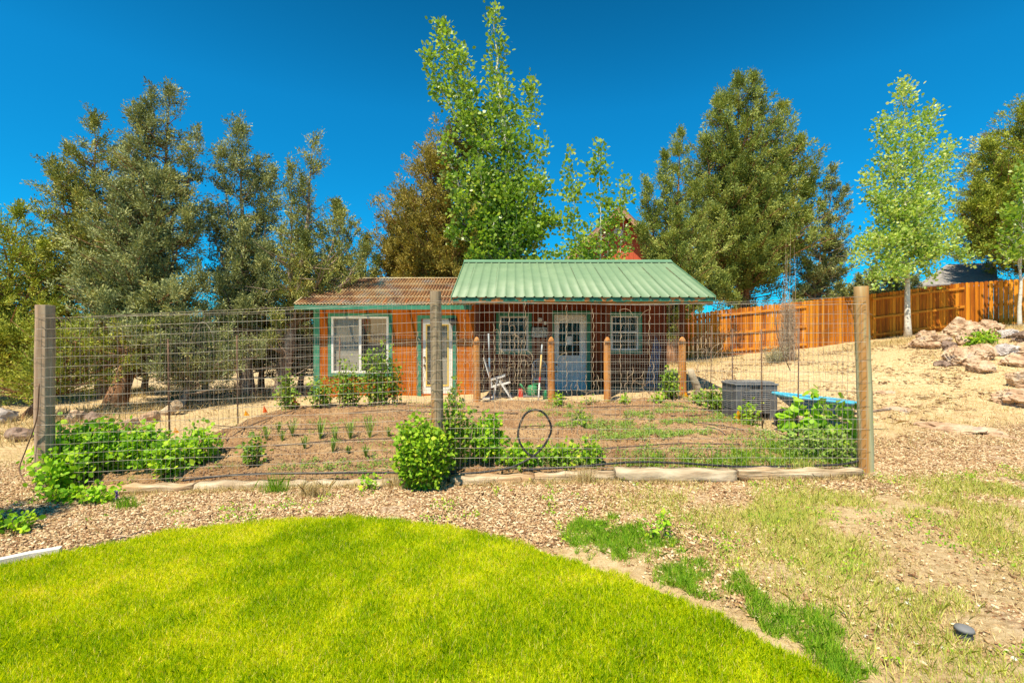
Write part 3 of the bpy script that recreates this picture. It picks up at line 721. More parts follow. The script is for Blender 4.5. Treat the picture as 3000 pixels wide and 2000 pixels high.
make_tree('juniper_tree', 'cluster juniper with narrow spires just right of the red house gable', 'tree', onG(5.8, 17.6),
          [(T(1562, 298, 18), .5), (T(1526, 352, 17.9), .5), (T(1482, 410, 17.6), .55), (T(1600, 420, 18), 1.2), (T(1468, 520, 17.0), .6), (T(1560, 480, 17.2), 1.2), (T(1520, 600, 16.8), 1.2), (T(1620, 620, 16.9), 1.2),
           (T(1610, 700, 16.4), .8), (T(1660, 640, 17.2), 1.2), (T(1690, 690, 17.4), 1.0), (T(1630, 560, 17.4), 1.2), (T(1480, 620, 17.0), .8)],
          M['juniper_e'], M['bark_j'], trunk_r=.22, den=15, slope=.36, wmax=1.0, low=.12, up=(.3, 1.1), seed=13, leaf=.12, per=15, spread=.075)
make_tree('juniper_tree', 'tallest right hand juniper, broad and dark green, above the board fence', 'tree', onG(10.2, 21.0),
          [(T(1695, 168, 21), 1.1), (T(1732, 175, 21), .9), (T(1650, 225, 20.8), 1.0), (T(1795, 240, 21), 1.1), (T(1840, 320, 21), 1.1), (T(1620, 320, 20.6), 1.1), (T(1700, 380, 20), 1.5), (T(1770, 420, 19.9), 1.5),
           (T(1860, 420, 20.6), 1.2), (T(1640, 480, 19.8), 1.5), (T(1720, 560, 19.6), 1.5), (T(1820, 560, 20), 1.4), (T(1680, 640, 19.9), 1.3)],
          M['juniper_e'], M['bark_j'], trunk_r=.35, den=14, slope=.45, wmax=1.5, low=.12, up=(.1, .9), seed=14, leaf=.15, per=16, spread=.1, sprig_step=.22)
make_tree('juniper_tree', 'loose grey green juniper leaning out to the right of the tallest one', 'tree', onG(12.6, 20.6),
          [(T(1912, 385, 20.6), .6), (T(1940, 430, 20.6), .7), (T(1890, 470, 20.4), .9), (T(1925, 560, 20.4), .9), (T(1860, 600, 20.2), .8), (T(1840, 660, 20.0), .7), (T(1900, 620, 20.4), .7)],
          M['juniper_b'], M['bark_grey'], trunk_r=.18, den=9, slope=.32, wmax=1.15, low=.25, up=(0, .7), seed=15, leaf=.13, per=13, dead=20, branch_r=.028)
make_tree('aspen_tree', 'bright green aspen with a white trunk in front of the board fence', 'tree', onG(15.0, 18.3),
          [(T(2078, 192, 18.3), .75), (T(2030, 270, 18.2), .5), (T(2140, 250, 18.3), .55), (T(2185, 330, 18.3), .6), (T(1990, 400, 18.2), .7), (T(2170, 430, 18.2), .9), (T(2020, 500, 18.0), 1.0), (T(2110, 480, 17.9), 1.0),
           (T(2200, 520, 18.1), .9), (T(1975, 570, 18.0), 1.0), (T(2040, 600, 17.8), 1.0), (T(2140, 590, 17.8), 1.1), (T(2225, 600, 18.1), .8), (T(2010, 655, 17.8), 1.3), (T(2140, 640, 17.7), 1.3), (T(2060, 640, 17.5), 1.2), (T(1960, 610, 17.9), 1.2)],
          M['aspen_pale'], M['bark_a'], trunk_r=.12, den=14, slope=.36, wmax=1.3, low=.26, up=(.1, .9), per=9, leaf=.098, wid=.92, spread=.13, sp_len=.3, k=6, sprig_step=.24, seed=16, hang=.2, fork=.42, branch_r=.013, inner=.2)
make_tree('juniper_tree', 'large yellow green juniper filling the right edge behind the shed roof', 'tree', onG(23.5, 20.8),
          [(T(2352, 245, 21), 1.2), (T(2270, 330, 20.8), 1.1), (T(2400, 200, 21.4), 1.3), (T(2310, 400, 20.6), 1.2), (T(2240, 420, 20.6), 1.0), (T(2380, 380, 20.6), 1.4), (T(2290, 500, 20.3), 1.4), (T(2360, 560, 20), 1.3), (T(2225, 470, 20.4), 1.2), (T(2250, 580, 20.2), 1.2), (T(2330, 460, 20.2), 1.3), (T(2450, 450, 21), 1.4)],
          M['juniper_d'], M['bark_j'], trunk_r=.3, den=16, slope=.6, wmax=1.7, low=.1, up=(.2, 1.0), seed=17, leaf=.15, per=15, spread=.1, sprig_step=.22)
make_tree('aspen_tree', 'slender aspen cut by the right edge of the photo', 'tree', onG(17.95, 17.1),
          [(T(2352, 380, 17.1), .8), (T(2330, 480, 17), .7), (T(2400, 450, 17), .9), (T(2310, 600, 16.9), .6), (T(2390, 600, 17), .9)],
          M['aspen'], M['bark_a'], trunk_r=.07, den=8, slope=.3, wmax=.9, low=.4, up=(.1, .9), per=8, leaf=.115, wid=.92, spread=.12, sp_len=.25, k=6, sprig_step=.28, seed=18, hang=.2, fork=.42)
make_tree('juniper_tree', 'dark low juniper behind the fence under the bright aspen', 'tree', onG(15.6, 22),
          [(T(2010, 620, 22), 1.2), (T(2060, 610, 22), 1.2), (T(1975, 640, 22), 1.0), (T(2100, 640, 22), 1)],
          M['juniper_b'], M['bark_j'], trunk_r=.15, den=15, slope=.5, wmax=1.0, low=.15, seed=19, leaf=.14, per=14)
make_tree('juniper_tree', 'small juniper outside the left edge whose shade falls on the chips', 'tree', onG(-5.7, 2.8),
          [(Vector((-5.1, 3.0, 2.9)), 1.3), (Vector((-5.5, 2.8, 2.5)), 1.3), (Vector((-5.0, 3.25, 2.3)), 1.1), (Vector((-5.9, 2.7, 3.1)), 1.3)],
          M['juniper_a'], M['bark_j'], trunk_r=.12, den=12, slope=.4, wmax=.6, low=.4, seed=20)
# far conifers beyond the fence
for i, (px, py, Y, h) in enumerate([(1930, 652, 42, 3.2), (1868, 676, 60, 2.6), (1950, 668, 44, 2.4), (1985, 660, 46, 3), (1845, 672, 55, 3.0), (1895, 680, 70, 2.4), (1830, 670, 50, 2.8), (1908, 672, 48, 2.2)]):
    tip = P(px, py, Y)
    bz = onG(tip.x, Y); bz.z = min(2.0, tip.z - 3.0)
    lab = ['pointed far conifer rising above the board fence left of the right post', 'tiny distant conifer left of the pointed one above the fence', 'short far conifer touching the right side of the pointed one',
           'far conifer half hidden by the right post', 'distant bushy conifer seen under the loose juniper', 'smallest distant conifer between the two gaps above the fence', 'leftmost far conifer showing above the board fence',
           'low far conifer just left of the pointed one'][i]
    make_tree('conifer_tree', lab, 'tree', bz, [(tip, 1.0)], M['juniper_a'], M['bark_j'], trunk_r=.12, den=30, slope=.42, wmax=1.4, low=.05, seed=30 + i, leaf=.3, per=7, spread=.18, sprig_step=.4, group='far conifers beyond the board fence')
# distant trees seen through the gaps on the left
for i, (px, Y, h) in enumerate([(60, 40, 3.0), (330, 44, 3.0), (455, 38, 2.8), (560, 42, 3.2), (680, 46, 3.0), (790, 40, 3.0), (880, 44, 3.4), (200, 48, 3.0)]):
    x = (px - CX) / F * Y
    bz = onG(x, Y); bz.z = -1.6
    tip = Vector((x, Y, bz.z + h + 1))
    make_tree('conifer_tree', 'low distant bushy tree seen through the gaps behind the left junipers', 'tree', bz, [(tip, 1.6), (tip + Vector((1.5, 0, -.5)), 1.4), (tip + Vector((-1.5, .5, -.8)), 1.4)], M['juniper_b'], M['bark_j'], trunk_r=.12, den=14, slope=.8,
              wmax=1.6, low=.05, seed=50 + i, leaf=.28, per=6, spread=.2, sprig_step=.45, group='distant trees behind the left junipers')

# ------------------------------------------------------------------ far hills
def hills(name, Y, zs, x0, x1, mat, seed):
    xs = np.linspace(x0, x1, 160); rows = []
    prof = 1 * zs * (0.55 + .45 * np.array([mnoise.fractal(Vector((x * .006 + seed, seed, 0)), 1, 2, 5) for x in xs]) + .25)
    V = []
    for j, (f, dy) in enumerate(((0, 0), (.35, 12), (.7, 30), (1, 60), (.6, 140), (-.2, 260))):
        for i, x in enumerate(xs): V.append((x, Y + dy, -3 + prof[i] * f + (3 if f else 0) * 0))
    n = len(xs); V = np.array(V); idx = np.arange(len(V)).reshape(-1, n)
    Fc = np.stack([idx[:-1, :-1].ravel(), idx[:-1, 1:].ravel(), idx[1:, 1:].ravel(), idx[1:, :-1].ravel()], 1)
    return tag(mesh_np(name, V, Fc, mat, smooth=True), 'low wooded hills on the horizon', None, None, 'structure')
M['hill'] = mat_noise('wooded hill', [(.3, (.05, .09, .05)), (.7, (.14, .18, .10))], .08, 6, rough=1, bmp=0)
hills('hills', 420, 30, -700, 700, M['hill'], 3)

# ------------------------------------------------------------------ corrugated shed (left)
SW = 12.0                                # front wall plane
def wx(px, Y=SW): return (px - CX) / F * Y
def wz(py, Y=SW): return CAMZ - (py - CY) / F * Y
shed = thing('shed', 'small orange plywood shed with green trim under a corrugated roof', 'shed', (wx(900), SW, .1))
x0, x1 = wx(722), wx(1092)
zb = .02
RY, RZ, EY, EZ = 13.55, wz(640, 13.55), 11.58, wz(698, 11.58)
mb = MB()
# front wall built round the window and door openings
wx0, wx1, wz0, wz1 = wx(762), wx(893), wz(855), wz(726)
dx0, dx1, dz0, dz1 = wx(968), wx(1039), wz(903), wz(731)
WT = wz(700)
for (a, b_, c, d) in ((x0, wx0, zb, WT), (wx0, wx1, zb, wz0), (wx0, wx1, wz1, WT), (wx1, dx0, zb, WT), (dx0, dx1, zb, dz0), (dx0, dx1, dz1, WT), (dx1, x1, zb, WT)):
    mb.box(a, b_, SW, SW + .1, c, d)
BW = 15.3
mb.box(x0, x0 + .1, SW + .1, BW, zb, WT); mb.box(x1 - .1, x1, SW + .1, BW, zb, WT); mb.box(x0 + .1, x1 - .1, BW - .1, BW, zb, WT)
# gable
mb.add([(x0 + .003, SW + .1, WT), (x0 + .003, BW, WT), (x0 + .003, RY, RZ - .08), (x0 + .09, SW + .1, WT), (x0 + .09, BW, WT), (x0 + .09, RY, RZ - .08)], [(0, 1, 2), (3, 5, 4), (0, 3, 4, 1), (1, 4, 5, 2), (2, 5, 3, 0)])
mb.build('wall', M['wall'], shed)
MB().box(x0 + .1, x1 - .1, SW + .1, BW - .1, zb, zb + .12).build('floor', M['deck_floor'], shed)
# corner and window trims
mb = MB(); mb.box(wx(722) - .012, wx(734), SW - .022, SW, zb, WT - .02); mb.box(wx(722) - .012, wx(722), SW, SW + .1, zb, WT - .02)
mb.build('corner_trim', M['green_trim'], shed)
fr = MB()
def ring(mb, x0, x1, z0, z1, y0, y1, w):
    mb.box(x0, x0 + w, y0, y1, z0, z1); mb.box(x1 - w, x1, y0, y1, z0, z1); mb.box(x0 + w, x1 - w, y0, y1, z0, z0 + w); mb.box(x0 + w, x1 - w, y0, y1, z1 - w, z1)
ring(fr, wx0 - .085, wx1 + .085, wz0 - .09, wz1 + .085, SW - .03, SW, .083)
fr.build('window_trim', M['green_trim'], shed)
wf = MB(); ring(wf, wx0, wx1, wz0, wz1, SW - .035, SW + .06, .05)
mxx = wx(828); wf.box(mxx - .03, mxx + .03, SW - .03, SW + .05, wz0 + .05, wz1 - .05)
wf = wf.build('window', M['white'], shed)
MB().box(wx0 + .05, wx1 - .05, SW + .012, SW + .016, wz0 + .05, wz1 - .05).build('pane', M['glass'], wf)
MB().box(wx0 + .03, mxx, SW + .045, SW + .055, wz0 + .02, wz1 - .02).build('curtain', M['curtain'], wf)
fb = MB(); zm = wz(780); fb.box(mxx + .04, wx1 - .02, SW + .15, SW + .19, zm - .04, zm); fb.box(wx(842), wx(842) + .045, SW + .15, SW + .19, zm, wz1)
fb.bar((wx(833), SW + .17, wz1), (wx(842), SW + .17, zm), .04, .03)
fb.build('window_brace', M['tan_pole'], wf)
MB().box(mxx + .04, wx1 - .02, SW + .55, SW + .57, wz0, wz1 + .1).build('inner_board', M['curtain'], wf)
# door
tr = MB(); dw = .088
tr.box(dx0 - dw - .01, dx0 - .01, SW - .03, SW, zb, dz1 + dw); tr.box(dx1 + .01, dx1 + dw + .01, SW - .03, SW, zb, dz1 + dw); tr.box(dx0 - .01, dx1 + .01, SW - .03, SW, dz1, dz1 + dw)
tr.build('door_trim', M['green_trim'], shed)
door = MB()
gx0, gx1, gz0, gz1 = wx(978), wx(1030), wz(885), wz(744)
for (a, b_, c, d) in ((dx0 + .03, gx0, dz0, dz1), (gx1, dx1, dz0, dz1), (gx0, gx1, dz0, gz0), (gx0, gx1, gz1, dz1)): door.box(a, b_, SW + .02, SW + .06, c, d)
door = door.build('door', M['white_door'], shed)
yr = MB(); ring(yr, gx0 - .005, gx1 + .005, gz0 - .005, gz1 + .005, SW + .005, SW + .055, .035); yr.build('glass_frame', M['yellow_trim'], door)
MB().box(gx0, gx1, SW + .035, SW + .039, gz0, gz1).build('pane', M['glass'], door)
MB().box(gx0 - .1, gx1 + .1, SW + .13, SW + .14, gz0, gz1 + .1).build('curtain', M['curtain'], door)
for py in (820, 838):
    c = P(975, py, SW); MB().tube([(c.x, SW - .03, c.z), (c.x, SW - .012, c.z), (c.x, SW + .02, c.z)], [.028, .03, .014], 10).build('handle', M['knob'], door)
MB().box(x0, x1, SW + .1, BW - .1, .13, .14)
# corrugated roof: four lapped courses each side
roofx0, roofx1 = wx(675, EY), wx(1100, EY) - .02
def corrugated(xa, xb, ya, za, yb, zb_, courses, pitch=.08, amp=.021):
    n = int((xb - xa) / pitch * 8); V = []; Fc = []
    for c in range(courses):
        t0 = c / courses; t1 = (c + 1) / courses + .02
        lift = .010 * (1 if c == 0 else 1)
        for j, t in enumerate((t0, t1)):
            y = ya + (yb - ya) * t; z = za + (zb_ - za) * t
            z += (.018 if j == 0 else 0.0)
            for i in range(n + 1):
                x = xa + (xb - xa) * i / n
                V.append((x, y, z + amp * math.sin(i / 8 * 2 * math.pi)))
        b = len(V) - 2 * (n + 1)
        for i in range(n): Fc.append((b + i, b + i + 1, b + n + 1 + i + 1, b + n + 1 + i))
        # visible lip
        b2 = len(V)
        for i in range(n + 1): V.append((V[b + i][0], V[b + i][1] - .002, V[b + i][2])); V.append((V[b + i][0], V[b + i][1] - .002, V[b + i][2] - .014))
        for i in range(n): Fc.append((b2 + 2 * i, b2 + 2 * i + 1, b2 + 2 * i + 3, b2 + 2 * i + 2))
    return np.array(V), np.array(Fc)
V, Fc = corrugated(roofx0, roofx1, EY, EZ, RY, RZ, 4)
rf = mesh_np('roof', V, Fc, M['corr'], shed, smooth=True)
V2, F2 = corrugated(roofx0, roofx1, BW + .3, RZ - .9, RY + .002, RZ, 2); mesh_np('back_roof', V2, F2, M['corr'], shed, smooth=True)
lip = MB(); n = 500
for c in range(4):
    t = c / 4; y = EY + (RY - EY) * t - .004; z = EZ + (RZ - EZ) * t + .018
    pts = [(roofx0 + (roofx1 - roofx0) * i / 380, y, z + .021 * math.sin((roofx1 - roofx0) * i / 380 / .08 * 2 * math.pi)) for i in range(381)]
    lip.tube(pts, .006, 4, cap=False)
lip.tube([(roofx0 + .01, EY, EZ + .03), (roofx0 + .01, RY, RZ + .03)], .012, 5)
lip.tube([(roofx0, RY, RZ + .03), (roofx1, RY, RZ + .03)], .016, 5)
lip.build('sheet_edge', M['corr_edge'], shed)
mb = MB(); mb.box(roofx0 + .01, wx(1083, EY), EY + .005, EY + .035, EZ - .115, EZ - .012)
mb.box(roofx0 + .01, wx(1083, EY), EY - .012, EY + .002, EZ - .125, EZ - .06)
mb.build('fascia', M['green_trim'], shed)
mb = MB(); 
for i in range(8):
    x = x0 + .2 + i * (x1 - x0 - .3) / 7
    MB().box(x - .02, x + .02, EY + .036, SW + .02, 0, .09, Matrix(((1, 0, 0, 0), (0, 1, 0, 0), (0, (RZ - EZ) / (RY - EY), 1, EZ - .11 - EY * (RZ - EZ) / (RY - EY)), (0, 0, 0, 1)))).build('rafter', M['rail'], shed)
mb = MB()
M4 = Matrix(((1, 0, 0, 0), (0, 1, 0, 0), (0, (RZ - EZ) / (RY - EY), 1, EZ - .115 - EY * (RZ - EZ) / (RY - EY)), (0, 0, 0, 1)))
mb.box(roofx0 + .012, roofx0 + .04, EY + .036, RY, 0, .10, M4); mb.build('barge_board', M['rail'], shed)
# planter on the door trim corner
hp = thing('hanging_planter', 'dark ribbed half round planter fixed at the top right of the shed door', 'planter', (wx(1041), SW - .05, wz(738)))
pl = MB(); c = hp.location
for i in range(1):
    pts = [(c.x, c.y - .02, c.z + dz) for dz in (-.085, -.075, -.03, .02, .055)]
    pl.tube(pts, [.03, .055, .085, .095, .10], 16)
pl.build('bowl', M['grey_plastic'], hp)
MB().tube([(c.x, c.y - .02, c.z + .055), (c.x, c.y - .02, c.z + .085)], .112, 16).build('rim', M['black'], hp)
MB().box(c.x - .02, c.x + .02, c.y - .02, c.y + .05, c.z + .0, c.z + .05).build('bracket', M['black'], hp)

# ------------------------------------------------------------------ green roof shed with porch
PW = 12.55                     # wall behind the porch
cab = thing('cabin', 'red brown porch shed with a light green ribbed metal roof', 'shed', (1.5, PW, .15))
gEY = 10.2; gEZ = wz(681, gEY); gRY = 13.1; gRZ = wz(600, gRY)
gx0e, gx1e = wx(1037, gEY), wx(1643, gEY)
cx0, cx1 = wx(1094, PW), wx(1531, PW)
DZ = .175
WTz = gEZ + (gRZ - gEZ) * (PW - gEY) / (gRY - gEY) - .1
ops = [(wx(1148, PW), wx(1213, PW), wz(804, PW), wz(725, PW)), (wx(1272, PW), wx(1347, PW), DZ, wz(721, PW)), (wx(1403, PW), wx(1466, PW), wz(803, PW), wz(724, PW))]
mb = MB(); cur = cx0
for (a, b_, c, d) in ops:
    mb.box(cur, a, PW, PW + .1, .05, WTz); 
    if c > .2: mb.box(a, b_, PW, PW + .1, .05, c)
    mb.box(a, b_, PW, PW + .1, d, WTz); cur = b_
mb.box(cur, cx1, PW, PW + .1, .05, WTz)
mb.box(cx0, cx0 + .1, PW + .1, 16, .05, 2.6); mb.box(cx1 - .1, cx1, PW + .1, 16, .05, 2.6); mb.box(cx0 + .1, cx1 - .1, 15.9, 16, .05, 2.6)
for xx in (cx0, cx1 - .09):
    mb.add([(xx, PW + .1, 2.6), (xx, 16, 2.6), (xx, gRY, gRZ - .1), (xx + .09, PW + .1, 2.6), (xx + .09, 16, 2.6), (xx + .09, gRY, gRZ - .1)], [(0, 1, 2), (3, 5, 4), (0, 3, 4, 1), (1, 4, 5, 2), (2, 5, 3, 0)])
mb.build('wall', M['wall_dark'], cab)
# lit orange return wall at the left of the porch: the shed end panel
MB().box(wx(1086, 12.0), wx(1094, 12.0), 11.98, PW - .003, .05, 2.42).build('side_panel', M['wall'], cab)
for i in (0, 2):
    a, b_, c, d = ops[i]
    t = MB(); ring(t, a - .095, b_ + .095, c - .095, d + .09, PW - .03, PW, .093); t.build('window_trim', M['green_trim'], cab)
    wv = MB(); ring(wv, a, b_, c, d, PW - .02, PW + .06, .045); zm = (c + d) / 2 + .02
    wv.box(a + .045, b_ - .045, PW - .015, PW + .05, zm - .025, zm + .025)
    wv = wv.build('window', M['porch_door'], cab)
    mn = MB()
    for q in (1, 2):
        x = a + .045 + (b_ - a - .09) * q / 3; mn.box(x - .007, x + .007, PW + .005, PW + .02, c + .045, zm - .025); mn.box(x - .007, x + .007, PW + .005, PW + .02, zm + .025, d - .045)
    for z in ((c + zm) / 2, (d + zm) / 2): mn.box(a + .045, b_ - .045, PW + .006, PW + .019, z - .007, z + .007)
    mn.build('muntin', M['white'], wv)
    MB().box(a + .04, b_ - .04, PW + .025, PW + .029, c + .04, d - .04).build('pane', M['glass'], wv)
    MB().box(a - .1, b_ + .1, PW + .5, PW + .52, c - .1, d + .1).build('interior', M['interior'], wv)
    if i == 2:
        cu = MB(); rs = random.Random(4)
        for q in range(9):
            x = b_ - .16 - q * .028
            cu.tube([(x + .06 * math.sin(z * 9 + q), PW + .08 + .02 * math.sin(q * 2.1), zm + z) for z in np.linspace(.04, .42, 8)], .012, 5)
        cu.build('curtain', M['curtain'], wv)
a, b_, c, d = ops[1]
t = MB(); t.box(a - .09, a - .003, PW - .03, PW, DZ, d + .09); t.box(b_ + .003, b_ + .10, PW - .03, PW, DZ, d + .09); t.box(a - .003, b_ + .003, PW - .03, PW, d + .003, d + .09); t.build('door_trim', M['green_trim'], cab)
dr = MB(); ga, gb, gc, gd = wx(1284, PW), wx(1331, PW), wz(815, PW), wz(740, PW)
for (p, q, r, s) in ((a + .01, ga, DZ + .01, d - .01), (gb, b_ - .01, DZ + .01, d - .01), (ga, gb, DZ + .01, gc), (ga, gb, gd, d - .01)): dr.box(p, q, PW + .0, PW + .045, r, s)
dr.box(a + .1, b_ - .1, PW - .006, PW + .0, DZ + .12, DZ + .42); dr.box(a + .1, b_ - .1, PW - .006, PW + .0, DZ + .5, gc - .1)
dr = dr.build('door', M['porch_door'], cab)
mn = MB(); ring(mn, ga - .03, gb + .03, gc - .03, gd + .03, PW - .012, PW - .001, .03)
for q in (1, 2):
    x = ga + (gb - ga) * q / 3; mn.box(x - .007, x + .007, PW + .002, PW + .018, gc, gd); z = gc + (gd - gc) * q / 3; mn.box(ga, gb, PW + .003, PW + .017, z - .007, z + .007)
mn.build('muntin', M['white'], dr)
MB().box(ga, gb, PW + .02, PW + .024, gc, gd).build('pane', M['glass'], dr)
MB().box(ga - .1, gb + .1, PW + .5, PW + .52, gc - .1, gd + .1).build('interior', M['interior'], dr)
MB().box(wx(1300, PW), wx(1313, PW), PW - .004, PW + .001, wz(791, PW), wz(771, PW)).build('notice', M['white'], dr)
for py in (836, 851):
    cz = wz(py, PW); xk = wx(1278, PW); MB().tube([(xk, PW - .05, cz), (xk, PW - .03, cz), (xk, PW, cz)], [.026, .028, .012], 10).build('handle', M['knob'], dr)
# deck
dk = MB(); dk.box(wx(1100, 10.65), wx(1520, 10.65), 10.65, PW - .003, DZ - .03, DZ); dk.build('porch_floor', M['deck_floor'], cab)
MB().box(wx(1100, 10.6), wx(1520, 10.6), 10.6, 10.648, .04, DZ + .003).build('deck_edge', M['deck'], cab)
# porch posts and beam
for px in (1097, 1263, 1395, 1567):
    x = wx(px, 10.75); MB().box(x - .05, x + .05, 10.7, 10.8, DZ if px < 1500 else float(gz(x, 10.7)) - .05, gEZ - .02).build('porch_post', M['dark_post'], cab)
MB().box(gx0e + .45, gx1e - .3, 10.69, 10.81, gEZ - .02, gEZ + .1).build('porch_beam', M['dark_post'], cab)
# metal roof with ribs
def ribbed(xa, xb, ya, za, yb, zb_, pitch=.204, phase=.09):
    prof = [(0, 0)]; xs_ = []
    x = xa
    while x < xb - .02:
        for dx, dz in ((0, 0), (.085, 0), (.092, .006), (.099, 0), (.15, 0)): pass
        xs_ += [(x, 0), (x + phase, 0), (x + phase + .018, .022), (x + phase + .036, .022), (x + phase + .054, 0)]
        x += pitch
    xs_ = [q for q in xs_ if q[0] < xb] + [(xb, 0)]
    n = len(xs_); V = []
    for (y, z) in ((ya, za), (yb, zb_)):
        for (x, dz) in xs_: V.append((x, y, z + dz))
    for (y, z) in ((ya, za - .006), (yb, zb_ - .006)):
        for (x, dz) in xs_: V.append((x, y, z + dz))
    Fc = [(i, i + 1, n + i + 1, n + i) for i in range(n - 1)] + [(2 * n + i, 3 * n + i, 3 * n + i + 1, 2 * n + i + 1) for i in range(n - 1)] + [(i, 2 * n + i, 2 * n + i + 1, i + 1) for i in range(n - 1)]
    return np.array(V), np.array(Fc)
V, Fc = ribbed(gx0e, gx1e, gEY, gEZ, gRY, gRZ); mesh_np('roof', V, Fc, M['metal_roof'], cab)
V, Fc = ribbed(gx0e, gx1e, 16.3, gEZ + .0, gRY, gRZ); mesh_np('back_roof', V, Fc, M['metal_roof'], cab)
sl = (gRZ - gEZ) / (gRY - gEY)
mb = MB(); mb.add([(gx0e - .02, gRY - .16, gRZ - .16 * sl + .03), (gx1e + .02, gRY - .16, gRZ - .16 * sl + .03), (gx1e + .02, gRY, gRZ + .055), (gx0e - .02, gRY, gRZ + .055), (gx0e - .02, gRY + .16, gRZ - .16 * sl + .03), (gx1e + .02, gRY + .16, gRZ - .16 * sl + .03)], [(0, 1, 2, 3), (3, 2, 5, 4)])
mb.build('ridge_cap', M['roof_cap'], cab)
for xx in (gx0e - .015, gx1e):
    mb = MB(); mb.add([(xx, gEY, gEZ - .09), (xx + .015, gEY, gEZ - .09), (xx + .015, gRY, gRZ - .06), (xx, gRY, gRZ - .06), (xx, gEY, gEZ + .028), (xx + .015, gEY, gEZ + .028), (xx + .015, gRY, gRZ + .03), (xx, gRY, gRZ + .03)],
                      [(0, 1, 2, 3), (7, 6, 5, 4), (0, 4, 5, 1), (1, 5, 6, 2), (2, 6, 7, 3), (3, 7, 4, 0)]); mb.build('gable_trim', M['roof_cap'], cab)
MB().box(gx0e + .02, gx1e - .01, gEY + .03, gEY + .06, gEZ - .085, gEZ - .008).build('fascia', M['fascia'], cab)
MB().box(gx0e + .03, gx1e - .02, gEY + .062, gEY + .10, gEZ - .145, gEZ - .087).build('lower_fascia', M['fascia_low'], cab)
# plywood soffit under the roof
mb = MB(); mb.add([(gx0e + .05, gEY + .1, gEZ + .02), (gx1e - .05, gEY + .1, gEZ + .02), (gx1e - .05, gRY, gRZ - .08), (gx0e + .05, gRY, gRZ - .08)], [(0, 1, 2, 3)])
mb.build('soffit', M['dark_post'], cab)
mb = MB()
for i in range(9):
    x = gx0e + .3 + i * (gx1e - gx0e - .6) / 8
    MB().box(x - .02, x + .02, gEY + .11, PW - .01, 0, .1, Matrix(((1, 0, 0, 0), (0, 1, 0, 0), (0, sl, 1, gEZ - .10 - gEY * sl), (0, 0, 0, 1)))).build('rafter', M['dark_post'], cab)

# small things on the porch wall
o = thing('wall_picture', 'wide framed black and white picture between porch window and door', 'picture', (wx(1238, PW), PW, wz(762, PW)))
MB().box(wx(1219, PW), wx(1258, PW), PW - .03, PW - .002, wz(775, PW), wz(749, PW)).build('frame', M['black'], o)
M['speckle'] = mat_noise('speckled print', [(.4, (.05, .05, .05)), (.5, (.45, .45, .42)), (.6, (.6, .6, .56))], 30, 4, rough=.6, bmp=0)
MB().box(wx(1221, PW), wx(1256, PW), PW - .033, PW - .0305, wz(773, PW), wz(751, PW)).build('print', M['speckle'], o)
o = thing('wall_lamp', 'round white porch lamp above the framed picture', 'lamp', (wx(1240, PW), PW, wz(733, PW)))
c = o.location
MB().tube([(c.x, PW - .11, c.z), (c.x, PW - .09, c.z), (c.x, PW - .05, c.z), (c.x, PW - .02, c.z)], [.02, .05, .06, .035], 14).build('globe', M['white'], o)
MB().tube([(c.x, PW - .02, c.z), (c.x, PW - .001, c.z)], .05, 14).build('mount', M['knob'], o)
o = thing('socket_box', 'small pale electrical box right of the porch lamp', 'electrical box', (wx(1252, PW), PW, wz(741, PW)))
c = o.location; MB().box(c.x - .03, c.x + .03, PW - .03, PW - .001, c.z - .045, c.z + .045).build('cover', M['white'], o)

# white folding chair, seen from its side
def C3(px, py, Y=10.85): return P(px, py, Y)
ch = thing('porch_chair', 'white plastic folding lounge chair standing sideways at the porch edge', 'chair', (wx(1150, 10.9), 10.9, DZ))
for Y in (10.75, 11.2):
    zt = wz(874, 10.75); z0 = DZ + .03
    xa, xb = wx(1132, 10.75), wx(1176, 10.75); xm = wx(1142, 10.75)
    g = MB()
    g.bar((xa, Y, z0), (xm - .01, Y, zt), .06, .035); g.bar((xb, Y, z0), (xm + .05, Y, zt), .06, .035)
    g.build('leg', M['chair'], ch)
    MB().box(wx(1128, 10.75), wx(1184, 10.75), Y - .02, Y + .02, DZ + .004, DZ + .05).build('skid', M['chair'], ch)
    MB().bar((wx(1124, 10.75), Y, wz(873, 10.75)), (wx(1160, 10.75), Y, wz(862, 10.75)), .025, .03).build('armrest', M['chair'], ch)
s = MB(); s.bar((wx(1127, 10.75), 10.975, wz(889, 10.75)), (wx(1172, 10.75), 10.975, wz(878, 10.75)), .40, .022)
s.build('seat', M['chair'], ch)
s = MB()
for i in range(6):
    Y = 10.78 + i * .077; s.bar((wx(1129, 10.75), Y, wz(884, 10.75)), (wx(1110, 10.75), Y, wz(820, 10.75)), .05, .015)
s.build('backrest', M['chair'], ch)
s = MB(); s.box(wx(1108, 10.75), wx(1136, 10.75), 10.8, 10.84, DZ + .02, DZ + .06); s.box(wx(1108, 10.75), wx(1136, 10.75), 11.1, 11.14, DZ + .02, DZ + .06); s.box(wx(1108, 10.75), wx(1114, 10.75), 10.84, 11.1, DZ + .02, DZ + .06)
s.build('footrest', M['chair'], ch)
